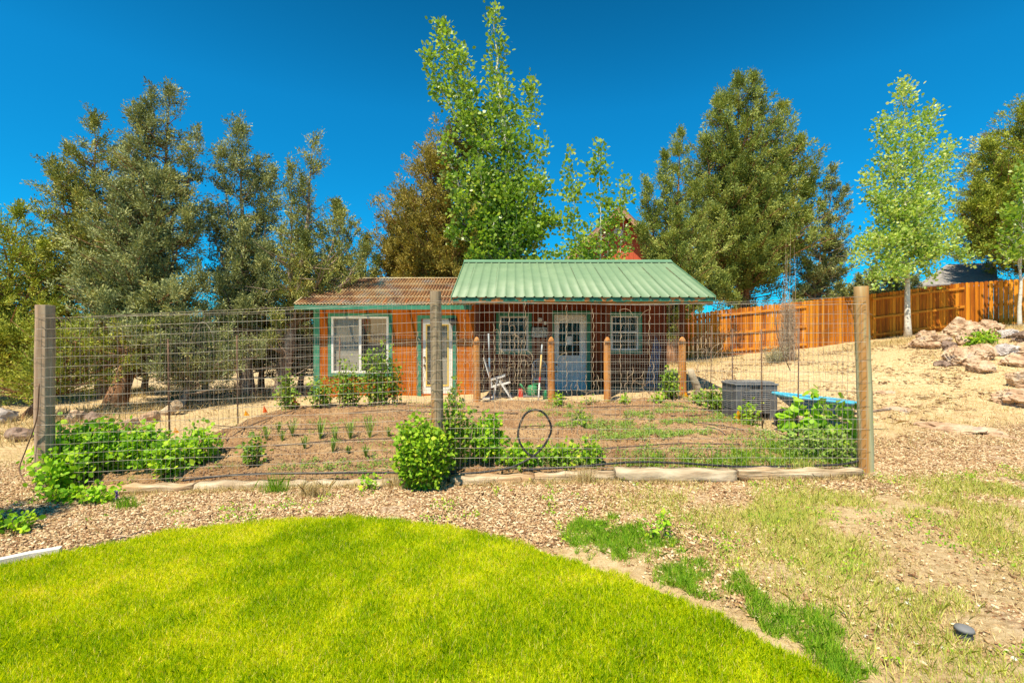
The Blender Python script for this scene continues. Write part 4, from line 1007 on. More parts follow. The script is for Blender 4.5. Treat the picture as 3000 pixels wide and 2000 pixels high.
# second chair, pale metal, deeper in the porch
mc = thing('metal_chair', 'pale grey patterned metal chair deep in the porch behind the leaning pole', 'chair', (wx(1237, 12.0), 12.0, DZ))
mb = MB(); bx0, bx1 = wx(1222, 12.1), wx(1255, 12.1)
arc = [(bx0, 12.1, DZ + .42)] + [((bx0 + bx1) / 2 - math.cos(a) * (bx1 - bx0) / 2, 12.1, DZ + .66 + .22 * math.sin(a)) for a in np.linspace(0, math.pi, 9)] + [(bx1, 12.1, DZ + .42)]
mb.tube(arc, .016, 7); 
for i in range(1, 6):
    x = bx0 + (bx1 - bx0) * i / 6; mb.tube([(x, 12.1, DZ + .42), (x, 12.1, DZ + .66 + .20 * math.sin(math.acos(max(-1, min(1, 1 - 2 * i / 6)))))], .008, 5)
for z in (.52, .62, .72): mb.tube([(bx0, 12.1, DZ + z), (bx1, 12.1, DZ + z)], .007, 5)
mb.build('backrest', M['grey_pole'], mc)
MB().box(bx0, bx1, 11.68, 12.1, DZ + .40, DZ + .43).build('seat', M['grey_pole'], mc)
for x in (bx0 + .02, bx1 - .02):
    for y in (11.7, 12.08): MB().tube([(x, y, DZ), (x, y, DZ + .40)], .012, 6).build('leg', M['grey_pole'], mc)

def pole(name, label, a, b_, r, segs, cat='pole', extra=None):
    o = thing(name, label, cat, b_)
    a = Vector(a); b_ = Vector(b_)
    for (t0, t1, mt, nm) in segs:
        MB().tube([b_.lerp(a, t0), b_.lerp(a, t1)], r, 8).build(nm, M[mt], o)
    return o
pole('leaning_pole', 'grey and blue pole upright beside the white folding chair', P(1122, 765, 10.5), P(1127, 925, 10.4), .017, [(0, .45, 'rust', 'shaft'), (.45, .65, 'bluepipe', 'blue_section'), (.65, 1, 'grey_pole', 'upper_section')])
pole('garden_tool', 'leaning tool with a tan handle, red band and white foot at the middle post', P(1245, 790, 10.65), P(1236, 925, 10.42), .018, [(0, .34, 'white', 'foot'), (.34, .44, 'red_paint', 'band'), (.44, .82, 'tan_pole', 'handle'), (.82, 1, 'grey_pole', 'tip')], 'tool')
o = thing('pipe_bundle', 'bundle of faded blue pipes leaning in the right end of the porch', 'pipes', (wx(1490, 12), 12.1, DZ))
for i in range(6):
    MB().tube([P(1480 + i * 5, 900, 11.7 + .03 * i), P(1505 + i * 2.5, 770 + i * 5, 12.4)], .011, 6).build('pipe', M['bluepipe'], o)
o = thing('watering_can', 'green plastic watering can on the porch floor by the leaning tool', 'watering can', (wx(1223, 11), 11, DZ))
c = o.location
MB().tube([(c.x, c.y, DZ + .10), (c.x, c.y, DZ + .12), (c.x, c.y, DZ + .30), (c.x, c.y, DZ + .33)], [.10, .12, .11, .08], 12).build('body', M['green_plastic'], o)
MB().tube([(c.x - .1, c.y, DZ + .15), (c.x - .22, c.y, DZ + .28), (c.x - .28, c.y, DZ + .36)], [.02, .015, .03], 8).build('spout', M['green_plastic'], o)
MB().tube([(c.x + .1, c.y, DZ + .16), (c.x + .2, c.y, DZ + .24), (c.x + .14, c.y, DZ + .36), (c.x, c.y, DZ + .36)], .012, 6).build('handle', M['green_plastic'], o)
o = thing('storage_bin', 'low grey plastic bin under the green watering can', 'bin', (wx(1223, 11), 11, DZ))
MB().box(wx(1202, 11), wx(1240, 11), 10.85, 11.15, DZ + .002, DZ + .085).build('tub', M['grey_lid'], o, .01); MB().box(wx(1201, 11), wx(1241, 11), 10.84, 11.16, DZ + .086, DZ + .1).build('lid', M['grey_lid'], o)
o = thing('red_can', 'red fuel can between the white chair and the watering can', 'can', (wx(1196, 11), 11.1, DZ))
MB().box(wx(1191, 11), wx(1201, 11), 11.0, 11.15, DZ + .002, DZ + .24).build('body', M['red_paint'], o, .015); MB().tube([(wx(1196, 11), 11.07, DZ + .24), (wx(1196, 11), 11.07, DZ + .29)], .018, 8).build('cap', M['black'], o)
o = thing('green_bottle', 'tall green spray bottle against the middle round post', 'bottle', (wx(1252, 10.75), 10.72, DZ))
MB().tube([(wx(1252, 10.7), 10.72, DZ + .002), (wx(1252, 10.7), 10.72, DZ + .2), (wx(1252, 10.7), 10.72, DZ + .26)], [.05, .05, .02], 12).build('body', M['green_plastic'], o); MB().tube([(wx(1252, 10.7), 10.72, DZ + .26), (wx(1252, 10.7), 10.72, DZ + .29)], .022, 8).build('cap', M['black'], o)

# ------------------------------------------------------------------ red house far behind
RH = 30.0
rh = thing('red_house', 'tall red house with a brown trimmed gable and round white emblem, behind the trees', 'house', (wx(1500, RH), RH, 1))
def rp(px, py, Y=RH): return P(px, py, Y)
gx = wx(1418, RH); gzp = wz(478, RH); hw = 3.3; ez = wz(590, RH)
mb = MB(); gh = gzp - ez - .3
mb.add([(gx - hw + .5, RH, .5), (gx + hw + 1.5, RH, .5), (gx + hw + 1.5, RH, ez + .3), (gx + hw - .6, RH, ez + .3), (gx, RH, gzp - .3), (gx - hw + .5, RH, ez + .3),
        (gx - hw + .5, RH + 8, .5), (gx + hw + 1.5, RH + 8, .5), (gx + hw + 1.5, RH + 8, ez + .3), (gx + hw - .6, RH + 8, ez + .3), (gx, RH + 8, gzp - .3), (gx - hw + .5, RH + 8, ez + .3)],
       [(0, 1, 2, 3, 4, 5), (11, 10, 9, 8, 7, 6), (0, 6, 7, 1), (1, 7, 8, 2), (0, 5, 11, 6)])
mb.build('wall', M['red_wall'], rh)
mb = MB()
for s in (-1, 1):
    mb.add([(gx, RH - .8, gzp), (gx + s * hw, RH - .8, ez - .1), (gx + s * hw, RH + 8.4, ez - .1), (gx, RH + 8.4, gzp), (gx, RH - .8, gzp - .14), (gx + s * hw, RH - .8, ez - .24), (gx + s * hw, RH + 8.4, ez - .24), (gx, RH + 8.4, gzp - .14)],
           [(0, 1, 2, 3), (4, 7, 6, 5), (0, 4, 5, 1), (1, 5, 6, 2), (2, 6, 7, 3)])
mb.build('roof', M['brown_trim'], rh)
mb = MB()
for s in (-1, 1): mb.add([(gx, RH - .84, gzp - .12), (gx + s * hw, RH - .84, ez - .22), (gx + s * hw, RH - .84, ez - .55), (gx, RH - .84, gzp - .45), (gx, RH - .80, gzp - .12), (gx + s * hw, RH - .80, ez - .22), (gx + s * hw, RH - .80, ez - .55), (gx, RH - .80, gzp - .45)], [(0, 1, 2, 3), (7, 6, 5, 4), (0, 4, 5, 1), (3, 2, 6, 7)])
mb.build('fascia', M['brown_fascia'], rh)
MB().box(gx - hw + .45, gx + hw + 1.55, RH - .06, RH - .002, ez + .25 - 1.0, ez + .40 - 1.0).build('band_board', M['brown_trim'], rh)
c = rp(1420, 532, RH - .1)
em = MB().tube([(c.x, RH - .09, c.z), (c.x, RH - .01, c.z)], .28, 24).build('emblem', M['white'], rh)
mk = MB()
for (u, v, r) in ((-.04, .08, .055), (.07, .10, .04), (-.06, -.06, .035), (.02, 0, .03), (.13, -.04, .04), (.0, -.13, .035)): mk.tube([(c.x + u, RH - .1, c.z + v), (c.x + u, RH - .091, c.z + v)], r, 10)
mk.build('emblem_mark', M['brown_trim'], em)
a, b_ = rp(1326, 575), rp(1362, 640)
wv = MB(); ring(wv, a.x, b_.x, b_.z, a.z, RH - .08, RH - .002, .14); wv = wv.build('window', M['white'], rh); MB().box(a.x + .14, b_.x - .14, RH - .03, RH - .003, b_.z + .14, a.z - .14).build('pane', M['grey_pole'], wv)

# ------------------------------------------------------------------ grey roofed outbuilding right
ob = thing('outbuilding', 'low red outbuilding with a grey shingle roof beyond the right board fence', 'shed', (20.5, 22, 1.8))
A0, A1, A2, A3 = P(2105, 655, 21.5), P(2292, 645, 21.5), P(2288, 602, 24), P(2175, 606, 24)
mb = MB(); up_ = Vector((0, 0, .1))
mb.add([A0, A1, A2, A3, A0 - up_, A1 - up_, A2 - up_, A3 - up_], [(0, 1, 2, 3), (7, 6, 5, 4), (0, 4, 5, 1), (1, 5, 6, 2), (2, 6, 7, 3), (3, 7, 4, 0)]); mb.build('roof', M['shingle'], ob)
mb = MB(); mb.box(A0.x + .4, A1.x - .25, 21.9, 25.5, 1.4, A0.z - .02); mb.build('wall', M['red_wall'], ob)
MB().bar(A0 + Vector((0, -.02, -.08)), A1 + Vector((0, -.02, -.08)), .12, .04).build('fascia', M['brown_trim'], ob)

# ------------------------------------------------------------------ board fence
bf = thing('board_fence', 'orange stained board fence climbing the slope behind the sheds', 'fence', (9, 18.5, 1))
nodes = [(1425, 20.2), (1545, 19.7), (1640, 19.1), (1855, 18.0), (2000, 19.0), (2215, 19.3), (2352, 18.7), (2600, 18.6)]
fz = {1425: (.45, 2.2), 1545: (.62, 2.42), 1640: (.86, 2.72), 1855: (1.14, 3.02), 2000: (1.58, 3.36), 2215: (1.98, 3.84), 2352: (2.05, 3.93), 2600: (2.6, 4.5)}
rsf = random.Random(5)
for i in range(len(nodes) - 1):
    (pa, ya), (pb, yb) = nodes[i], nodes[i + 1]
    A = Vector((wx(pa, ya), ya, 0)); B = Vector((wx(pb, yb), yb, 0)); L = (B - A).length; d = (B - A) / L
    n = max(1, int(L / .145)); w_ = L / n; rails = (i in (0, 2, 4))
    mb = MB(); nrm = Vector((d.y, -d.x, 0))
    Mx = Matrix(((d.x, -nrm.x, 0, A.x), (d.y, -nrm.y, 0, A.y), (0, 0, 1, 0), (0, 0, 0, 1)))
    for k in range(n):
        t = (k + .5) / n
        xw = A + d * (t * L); zg = float(gz(xw.x, xw.y)) - .08; zt = fz[pa][1] + (fz[pb][1] - fz[pa][1]) * t + rsf.uniform(-.012, .012)
        xa_, xb_ = k * w_ + .006, (k + 1) * w_ - .006; dy = rsf.uniform(-.004, .004)
        c_ = .03
        pts = [(xa_, zg), (xb_, zg), (xb_, zt - c_), (xb_ - c_, zt), (xa_ + c_, zt), (xa_, zt - c_)]
        v = [Mx @ Vector((x, y + dy, z)) for y in (0, .018) for (x, z) in pts]
        mb.add(v, [(0, 1, 2, 3, 4, 5), (11, 10, 9, 8, 7, 6)] + [(q, (q + 1) % 6 + 0, (q + 1) % 6 + 6, q + 6) for q in range(6)])
    # local origin along the panel so that board colours follow the boards
    o = mb.build('board_panel', M['fence'], bf)
    za, zb2 = fz[pa][1], fz[pb][1]
    for off in (.22, .95, 1.62):
        mb = MB()
        if rails: a_ = Mx @ Vector((.05, -.03, za - off)); b2 = Mx @ Vector((L - .05, -.03, zb2 - off))
        else: a_ = Mx @ Vector((.05, .055, za - off)); b2 = Mx @ Vector((L - .05, .055, zb2 - off))
        mb.bar(a_, b2, .04, .085) if False else None
        q = [Vector((a_.x, a_.y, a_.z)), Vector((b2.x, b2.y, b2.z))]
        off2 = Vector((nrm.x, nrm.y, 0)) * .022
        hz = Vector((0, 0, .045))
        v = [q[0] - off2 - hz, q[0] + off2 - hz, q[0] + off2 + hz, q[0] - off2 + hz, q[1] - off2 - hz, q[1] + off2 - hz, q[1] + off2 + hz, q[1] - off2 + hz]
        mb.add(v, [(0, 1, 2, 3), (7, 6, 5, 4), (0, 4, 5, 1), (1, 5, 6, 2), (2, 6, 7, 3), (3, 7, 4, 0)])
        mb.build('rail', M['rail'], bf)
    pz = float(gz(A.x, A.y)) - .1
    MB().box(A.x - .05, A.x + .05, A.y + .075, A.y + .17, pz, fz[pa][1] - .03).build('post', M['rail'], bf)

# ------------------------------------------------------------------ wire fences
def strand(mb, pts, r, n=4): mb.tube(pts, r, n, cap=False, sm=True)

def wire_panel(A, B, z0f, z1f, parent, mat, rv=.0011, rh=.0019, hs=.1, vs=.05, wob=.006, seed=1, name='wire_mesh', sag=0.01, bow=0.0, top_extra=True, skip=None):
    """A, B plan points; z0f/z1f bottom and top heights as function of t"""
    rs = random.Random(seed)
    A = Vector((A[0], A[1], 0)); B = Vector((B[0], B[1], 0)); L = (B - A).length; d = (B - A) / L; nrm = Vector((d.y, -d.x, 0))
    nh = int((z1f(.5) - z0f(.5)) / hs); nseg = max(6, int(L / .3))
    ph = [rs.uniform(0, 6.28) for _ in range(8)]
    def pos(t, z, h):
        o = wob * (math.sin(t * 17 + ph[0] + z * 2) + .6 * math.sin(t * 41 + ph[1] + h * .7))
        dz = wob * .8 * math.sin(t * 13 + h * .9 + ph[2]) + wob * .6 * math.sin(t * 31 + ph[3] + h * .33) - sag * 4 * t * (1 - t) * (h / max(1, nh))
        p = A + d * (L * t) + nrm * (o + bow * math.sin(math.pi * t)); return Vector((p.x, p.y, z + dz))
    mb = MB()
    for h in range(nh + 1):
        pts = []
        for s in range(nseg + 1):
            t = s / nseg; z0 = z0f(t); z1 = z1f(t); pts.append(pos(t, z1 - (nh - h) * hs, h))
        strand(mb, pts, rh * rs.uniform(.85, 1.15) * (1.25 if h == nh else 1))
    nv = int(L / vs)
    lean = [rs.uniform(-.004, .004) for _ in range(nv + 1)]
    for v in range(nv + 1):
        t = v / nv
        z0 = z0f(t) ; z1 = z1f(t); pts = []
        for h in range(0, nh + 1, 3):
            pts.append(pos(min(1, max(0, t + lean[v] * .4 * math.sin(h + v * .2) / 4)), z1 - (nh - h) * hs, h))
        if (nh % 3): pts.append(pos(t, z1, nh))
        strand(mb, pts, rv, 3)
    return mb.build(name, mat, parent)

def wood_post(base, top, r, mat, parent, n=14, taper=.94, ragged=.004, name='post', pointed=False, flats=0):
    base = Vector(base); top = Vector(top); mb = MB(); pts = []; rad = []
    m = 18
    for i in range(m + 1):
        t = i / m; pts.append(base.lerp(top, t) + Vector((math.sin(t * 5 + r * 90) * .004, math.cos(t * 7) * .004, 0))); rad.append(r * (1 - (1 - taper) * t) * (1 + .02 * math.sin(t * 21 + r * 50)))
    if pointed:
        d = (top - base).normalized()
        for q, rr in ((.0, 1), (.05, .82), (.09, .55), (.115, .2)): pts.append(top + d * q); rad.append(r * taper * rr)
    mb.tube(pts, rad, flats or n, sm=not flats)
    return mb.build(name, mat, parent, .004 if not pointed else 0)

pl_, pc_, pr_ = P(102, 1130, 5.12), P(1003, 1118, 5.02), P(1987, 1088, 5.10)
ff = thing('wire_fence', 'front welded wire fence on three tall round posts', 'fence', (0, 5.05, 0))
wood_post((pl_.x + .0, 5.13, -.25), (pl_.x - .005, 5.13, wz(700, 5.13)), .086, M['post_left'], ff, flats=8)
wood_post((wx(1006, 5.06), 5.06, -.2), (wx(1001, 5.06), 5.06, wz(668, 5.06)), .064, M['post_mid'], ff)
wood_post((wx(1990, 5.12), 5.12, -.1), (wx(1979, 5.12), 5.12, wz(657, 5.12)), .073, M['post_right'], ff)
FL = (wx(84, 5.03), 5.03); FM = (wx(1001, 4.985), 4.985); FR = (wx(1990, 5.03), 5.03)
def mkz(pyA, pyB, Y): return lambda t: CAMZ - ((pyA + (pyB - pyA) * t) - CY) / F * Y
wp1 = wire_panel(FL, FM, mkz(1132, 1108, 5.02), mkz(733, 694, 5.02), ff, M['wire'], seed=2, wob=.005)
wp2 = wire_panel(FM, FR, mkz(1108, 1085, 5.02), mkz(694, 697, 5.02), ff, M['wire'], seed=3, wob=.005)
mb = MB(); strand(mb, [P(84, 731, 5.02), P(500, 712, 5.01), P(1001, 691, 4.985), P(1500, 700, 5.0), P(1990, 680, 5.03)], .0024)
strand(mb, [P(84, 729, 5.02), P(400, 723, 5.03), P(800, 716, 5.04), P(1001, 690, 4.984), P(1500, 699, 5.01), P(1990, 690, 5.03)], .0018)
# ties round the posts
for (px, Y, r) in ((102, 5.13, .1), (1003, 5.06, .067), (1984, 5.12, .076)):
    x = wx(px, Y)
    for k in range(7):
        z = .35 + k * .24; mb.tube([(x + r * math.cos(a), Y + r * math.sin(a), z + .01 * math.sin(a * 2 + k)) for a in np.linspace(0, 6.28, 13)], .0016, 3, cap=False)
mb.build('tie_wire', M['wire_dark'], ff)

BY = 10.2
lf = thing('wire_fence', 'left side wire fence running back from the left post to the shed corner', 'fence', (-4.9, 7.5, 0))
wire_panel((FL[0] + .05, 5.15), (-4.72, BY), lambda t: float(gz(-4.8, 5.1 + 5.1 * t)) + .02, lambda t: 1.60 + .12 * t - .0 + (.12 * (1 - t)), lf, M['wire_dark'], rv=.0016, rh=.0016, vs=.1, seed=5, wob=.02)
for y in (6.8, 8.5): MB().tube([onG(-4.82, y, -.1), onG(-4.84, y, 1.55)], .012, 5).build('stake', M['rust'], lf)
mb = MB()
mb.tube([P(435 + 60 * t, 800 - 62 * math.sin(math.pi * t) ** .6, 9.9) for t in np.linspace(0, 1, 9)], .004, 4); mb.build('wire_hoop', M['wire'], lf)
rf_ = thing('wire_fence', 'right side wire fence running back from the right post past the grey box', 'fence', (3.8, 7.5, 0))
wire_panel((FR[0] - .02, 5.2), (3.80, BY), lambda t: float(gz(3.8, 5.2 + 5 * t)) + .02, lambda t: 1.86 - .26 * t, rf_, M['wire_dark'], rv=.0014, rh=.0015, vs=.1, seed=6, wob=.02)
for y, lean in ((6.4, .05), (7.3, -.03), (8.3, .02), (9.2, .03)): MB().tube([onG(3.78, y, -.1), onG(3.78 + lean, y + lean, 1.5)], .009, 5).build('stake', M['rust'], rf_)
MB().tube([P(1815, 850, 6.3), P(1800, 815, 6.3), P(1785, 770, 6.35), P(1778, 700, 6.4)], .006, 5).build('stake', M['rust'], rf_)
bk = thing('wire_fence', 'back wire fence of fine mesh on round pointed orange posts before the porch', 'fence', (0, BY, 0))
xsb = {}
for px in (1095, 1266, 1395, 1567):
    x = wx(px, BY); xsb[px] = x
    wood_post((x, BY, float(gz(x, BY)) - .1), (x, BY, wz(785, BY)), .078 if px != 1567 else .085, M['orange_post'], bk, pointed=True)
topb = lambda t: wz(768, BY)
for (xa_, xb_, sd_) in ((-4.72, xsb[1095], 8), (xsb[1095], xsb[1266], 9), (xsb[1395], xsb[1567], 10)):
    wire_panel((xa_, BY - .09), (xb_, BY - .09), lambda t: .2, topb, bk, M['wire'], rv=.0015, rh=.0017, seed=sd_, wob=.008)
for x in (-3.6, -2.5): MB().tube([onG(x, BY - .1, -.1), onG(x, BY - .1, 1.5)], .012, 5).build('stake', M['rust'], bk)

# dead vines twined up the front wire
rv = random.Random(21)
vines = [(1085, 760, 1010, 1), (1110, 790, 1000, 2), (1135, 740, 1000, 3), (1148, 735, 940, 2), (1152, 800, 960, 2), (1170, 700, 915, 1), (1182, 760, 880, 3), (1190, 770, 920, 1), (1197, 780, 985, 2), (1206, 690, 900, 1), (1222, 810, 930, 2),
         (1300, 700, 900, 2), (1312, 880, 990, 2), (1326, 870, 1000, 3), (1345, 860, 930, 1), (1362, 708, 950, 2), (1373, 860, 1000, 2), (1424, 710, 950, 1), (1440, 850, 960, 3), (1452, 840, 960, 2), (1490, 700, 840, 1), (1500, 830, 950, 2), (1475, 850, 940, 3),
         (960, 760, 900, 3), (975, 820, 960, 2), (1050, 760, 960, 2), (1067, 720, 940, 1), (940, 840, 960, 3), (1600, 780, 860, 2), (1620, 760, 870, 3), (1655, 780, 880, 2)]
vlabs = ['thin dead brown vine twined up one wire of the front fence, dark house wall behind it', 'knotted tan dead vine on the front fence with curling side shoots', 'short brittle dead vine strand clinging low on the front fence wires']
for (px, pt, pb, kk) in vines:
    Y = 5.0
    x = wx(px, Y); za, zb3 = wz(pb, Y), wz(pt, Y)
    o = MB(); n = int((zb3 - za) / .018) + 2
    pts = [(x + .006 * math.cos(i * 1.1) + .004 * math.sin(i * .21 + px), Y - .022 + .006 * math.sin(i * 1.1), za + (zb3 - za) * i / (n - 1)) for i in range(n)]
    o.tube(pts, .0028, 4, cap=False)
    for _ in range(kk * 2):
        z = rv.uniform(za, zb3); s = rv.choice((-1, 1)); l = rv.uniform(.03, .16)
        o.tube(bez(Vector((x, Y - .02, z)), Vector((x + s * l * .7, Y - .05, z + rv.uniform(-.06, .06))), Vector((x + s * l * rv.uniform(.3, 1), Y - .04, z - l * rv.uniform(.2, .9))), 6), .0018, 3, cap=False)
    o = o.build('dead_vine', M['twig'])
    tag(o, 'dead brown vine strand twined on the front wire fence, left of the middle post' if px < 1001 else ('dead brown vine strand twined on the front wire fence, right of the middle post' if px < 1560 else 'dead brown vine strand on the front wire near the right post'), 'vine', 'dead vines twined on the front fence ' + ('left' if px < 1001 else ('middle' if px < 1560 else 'right')))

# ------------------------------------------------------------------ edging timbers
def timber(pa, pb, pya, pyb, h, wd, mat, label, seed):
    h *= .8
    a = P(pa, pya, 4.98); b_ = P(pb, pyb, 4.98); L = b_.x - a.x
    n = max(8, int(L / .05)); m = 14; V = []; rs = seed * 3.7
    for i in range(n + 1):
        t = i / n
        for k in range(m):
            an = 2 * math.pi * k / m
            cx_, cz_ = math.cos(an), math.sin(an)
            e = .42
            u = math.copysign(abs(cx_) ** e, cx_) * wd / 2; v = math.copysign(abs(cz_) ** e, cz_) * h / 2
            nn = mnoise.fractal(Vector((t * L * 2.3 + rs, u * 14, v * 14 + rs)), 1, 2, 4)
            u *= 1 + .3 * nn; v = (v - .03) * (1 + .45 * nn) - .02 * abs(math.sin(t * 9 + rs))
            if i in (0, n): u *= .8; v *= .8
            V.append((a.x + L * t, 4.98 + u + .012 * math.sin(t * 4 + rs), a.z + (b_.z - a.z) * t - h / 2 + v))
    Fc = [(i * m + k, i * m + (k + 1) % m, (i + 1) * m + (k + 1) % m, (i + 1) * m + k) for i in range(n) for k in range(m)]
    mb = MB(); mb.add(V, Fc, True); mb.f.append(tuple(range(m))); mb.sm.append(False); mb.f.append(tuple(n * m + k for k in range(m))[::-1]); mb.sm.append(False)
    o = mb.build('edging_timber', mat); tag(o, label, 'timber', 'timbers edging the vegetable bed')
    return o
timber(245, 448, 1104, 1100, .13, .14, M['timber'], 'short brown edging timber at the left end, behind the berry bushes', 1)
timber(452, 705, 1097, 1095, .14, .16, M['timber_pale'], 'whitish rounded edging log left of the small weed clump', 2)
timber(708, 925, 1094, 1092, .14, .15, M['timber_pale'], 'pale grey edging log left of the big round bush', 3)
timber(1035, 1225, 1081, 1079, .15, .14, M['timber'], 'cracked tan edging timber right of the big round bush', 4)
timber(1228, 1408, 1078, 1068, .17, .15, M['timber'], 'thick brown edging timber with dry stalks in front', 5)
timber(1412, 1688, 1066, 1068, .16, .15, M['timber_pale'], 'pale cracked edging timber right of the dry stalks', 6)
timber(1692, 1972, 1066, 1064, .13, .14, M['timber'], 'split tan edging timber ending at the right post', 7)

# hose lines
def hose(name, pts, r, mat, label, cat='hose', group=None):
    mb = MB(); P3 = [Vector(p) for p in pts]; out_ = []
    for i in range(len(P3) - 1):
        p0 = P3[max(i - 1, 0)]; p1 = P3[i]; p2 = P3[i + 1]; p3 = P3[min(i + 2, len(P3) - 1)]
        for t in np.linspace(0, 1, 8, endpoint=False):
            out_.append(.5 * ((2 * p1) + (p2 - p0) * t + (2 * p0 - 5 * p1 + 4 * p2 - p3) * t * t + (3 * p1 - p0 - 3 * p2 + p3) * t ** 3))
    out_.append(P3[-1])
    mb.tube(out_, r, 8); o = mb.build(name, mat); return tag(o, label, cat, group)
hy = 5.10
hose('garden_hose', [P(420, 1102, hy), P(560, 1088, hy), P(760, 1085, hy), P(920, 1084, hy), P(1060, 1086, hy), P(1150, 1077, hy), P(1195, 1063, hy), P(1238, 1035, hy + .02), P(1262, 1000, hy + .03), P(1265, 975, hy + .03), P(1250, 948, hy + .02), P(1227, 940, hy), P(1205, 952, hy), P(1191, 985, hy),
     P(1193, 1012, hy), P(1210, 1038, hy), P(1235, 1052, hy)], .0115, M['hose'], 'black garden hose along the front timbers with an upright loop')
hose('garden_hose', [P(1200, 1078, 5.14), P(1330, 1070, 5.12), P(1450, 1060, 5.12), P(1560, 1062, 5.12), P(1700, 1070, 5.12), P(1850, 1068, 5.12), P(1940, 1064, 5.12), P(1985, 1052, 5.14)], .012, M['hose'], 'black hose lying on the timbers from the loop to the right post')
def dl(pxs, dz=.02):
    res = []
    for (px, py) in pxs:
        y = 4.9; dx = (px - CX) / F; dzz = -(py - CY) / F
        while y < 14 and CAMZ + dzz * y > float(soil_z(np.array(dx * y), np.array(y))) + dz: y += .02
        res.append(Vector((dx * y, y, float(soil_z(np.array(dx * y), np.array(y))) + dz)))
    return res
DG = 'drip lines across the vegetable bed'
lines = [([(500, 1030), (640, 1022), (760, 1012), (900, 1006), (980, 1004)], 'drip line crossing the left bed just behind the onion stalks'),
         ([(490, 975), (560, 982), (700, 985), (840, 978), (985, 970)], 'drip line through the row of green onions'),
         ([(720, 932), (800, 933), (890, 928), (990, 932), (1100, 933)], 'drip line in front of the rose bushes, nearest the shed'),
         ([(520, 1010), (560, 985), (620, 960), (700, 935), (800, 920)], 'drip line slanting along the left side of the bed'),
         ([(800, 948), (900, 940), (960, 946), (1080, 945), (1190, 949)], 'drip line left of the hose loop, through bare soil'),
         ([(1190, 980), (1260, 976), (1340, 978)], 'short drip line passing behind the hose loop'),
         ([(1250, 1022), (1340, 1030), (1440, 1026), (1560, 1020), (1700, 1020)], 'drip line between the weeds and the bright green strip'),
         ([(1330, 935), (1440, 932), (1520, 931), (1580, 936), (1640, 946), (1600, 953), (1540, 955)], 'drip line bending back near the right side before the porch'),
         ([(1320, 951), (1420, 951), (1500, 948)], 'short drip line in the low weeds before the porch'),
         ([(1580, 968), (1640, 975), (1700, 985), (1730, 995)], 'drip line slanting toward the yellow flag')]
for p, lab in lines: hose('drip_line', dl(p), .008, M['drip'], lab, 'drip line', DG)
hose('cable', [P(90, 880, 5.0), P(84, 960, 5.0), P(60, 1030, 5.0), P(45, 1075, 4.95), P(62, 1110, 4.9), P(95, 1118, 4.9)], .006, M['rust'], 'thin rusty cable looping out left of the left post', 'cable')
hose('wire_hoop', [P(1615, 978, 6.6), P(1650, 985, 6.5), P(1672, 1005, 6.4), P(1683, 1030, 6.3), P(1684, 1062, 6.2)], .006, M['hose'], 'black bent tube arching out of the weeds on the right', 'tube')
hose('wire_hoop', [P(1806, 1055, 5.7), P(1806, 1020, 5.7), P(1808, 1000, 5.7), P(1815, 1000, 5.7), P(1818, 1030, 5.7)], .004, M['rust'], 'narrow rusty wire hook in the right weeds', 'wire')
# staple hook in centre bed
hose('wire_hoop', [P(1805 - 1000 + 1000 - 0, 0 + 1030, 5.8), P(1806, 1010, 5.8)], .003, M['rust'], 'small rusty wire pin in the right weeds', 'wire')

# ------------------------------------------------------------------ flags
flags = [(405, 990, 1010, 'yellow_flag', 'orange yellow marker flag behind the left berry bushes'), (566, 950, 972, 'yellow_flag', 'yellow orange marker flag on dry grass, left of two'),
         (608, 938, 962, 'orange_flag', 'slim orange red marker flag between two orange ones'), (676, 920, 946, 'orange_flag', 'wide orange marker flag before the left rose bush'),
         (1545, 905, 928, 'orange_flag', 'narrow orange flag in the leafy plant near the right porch end'), (1574, 908, 930, 'yellow_flag', 'amber flag beside the leaning grey stump'),
         (1651, 935, 962, 'red_flag', 'bright red flag in the leaves left of the grey box'), (1693, 952, 985, 'yellow_flag', 'large yellow flag before the grey louvred box')]
for i, (px, py, pb, mt, lab) in enumerate(flags):
    Y = {405: 7.9, 566: 9.3, 608: 9.7, 676: 10.0, 1545: 10.0, 1574: 10.1, 1651: 8.6, 1693: 7.7}[px]
    c = P(px, py, Y); o = thing('marker_flag', lab, 'flag', onG(c.x, Y), 'small marker flags around the bed')
    MB().tube([onG(c.x, Y, -.02), Vector((c.x, Y, c.z + .04))], .0025, 4).build('stake', M['wire_dark'], o)
    wdt = .045 if px in (608, 1545, 1651) else .075
    wdt *= 1.5
    v = [(c.x - .004, Y - .03, c.z + .08), (c.x + .006, Y - .04, c.z + .08), (c.x + wdt, Y + .02, c.z - .10), (c.x + wdt * .3, Y - .035, c.z - .12), (c.x - wdt * .75, Y + .01, c.z - .13)]
    mb = MB(); mb.add(v, [(0, 3, 4), (0, 1, 3), (1, 2, 3)])
    o2 = mb.build('pennant', M[mt], o)

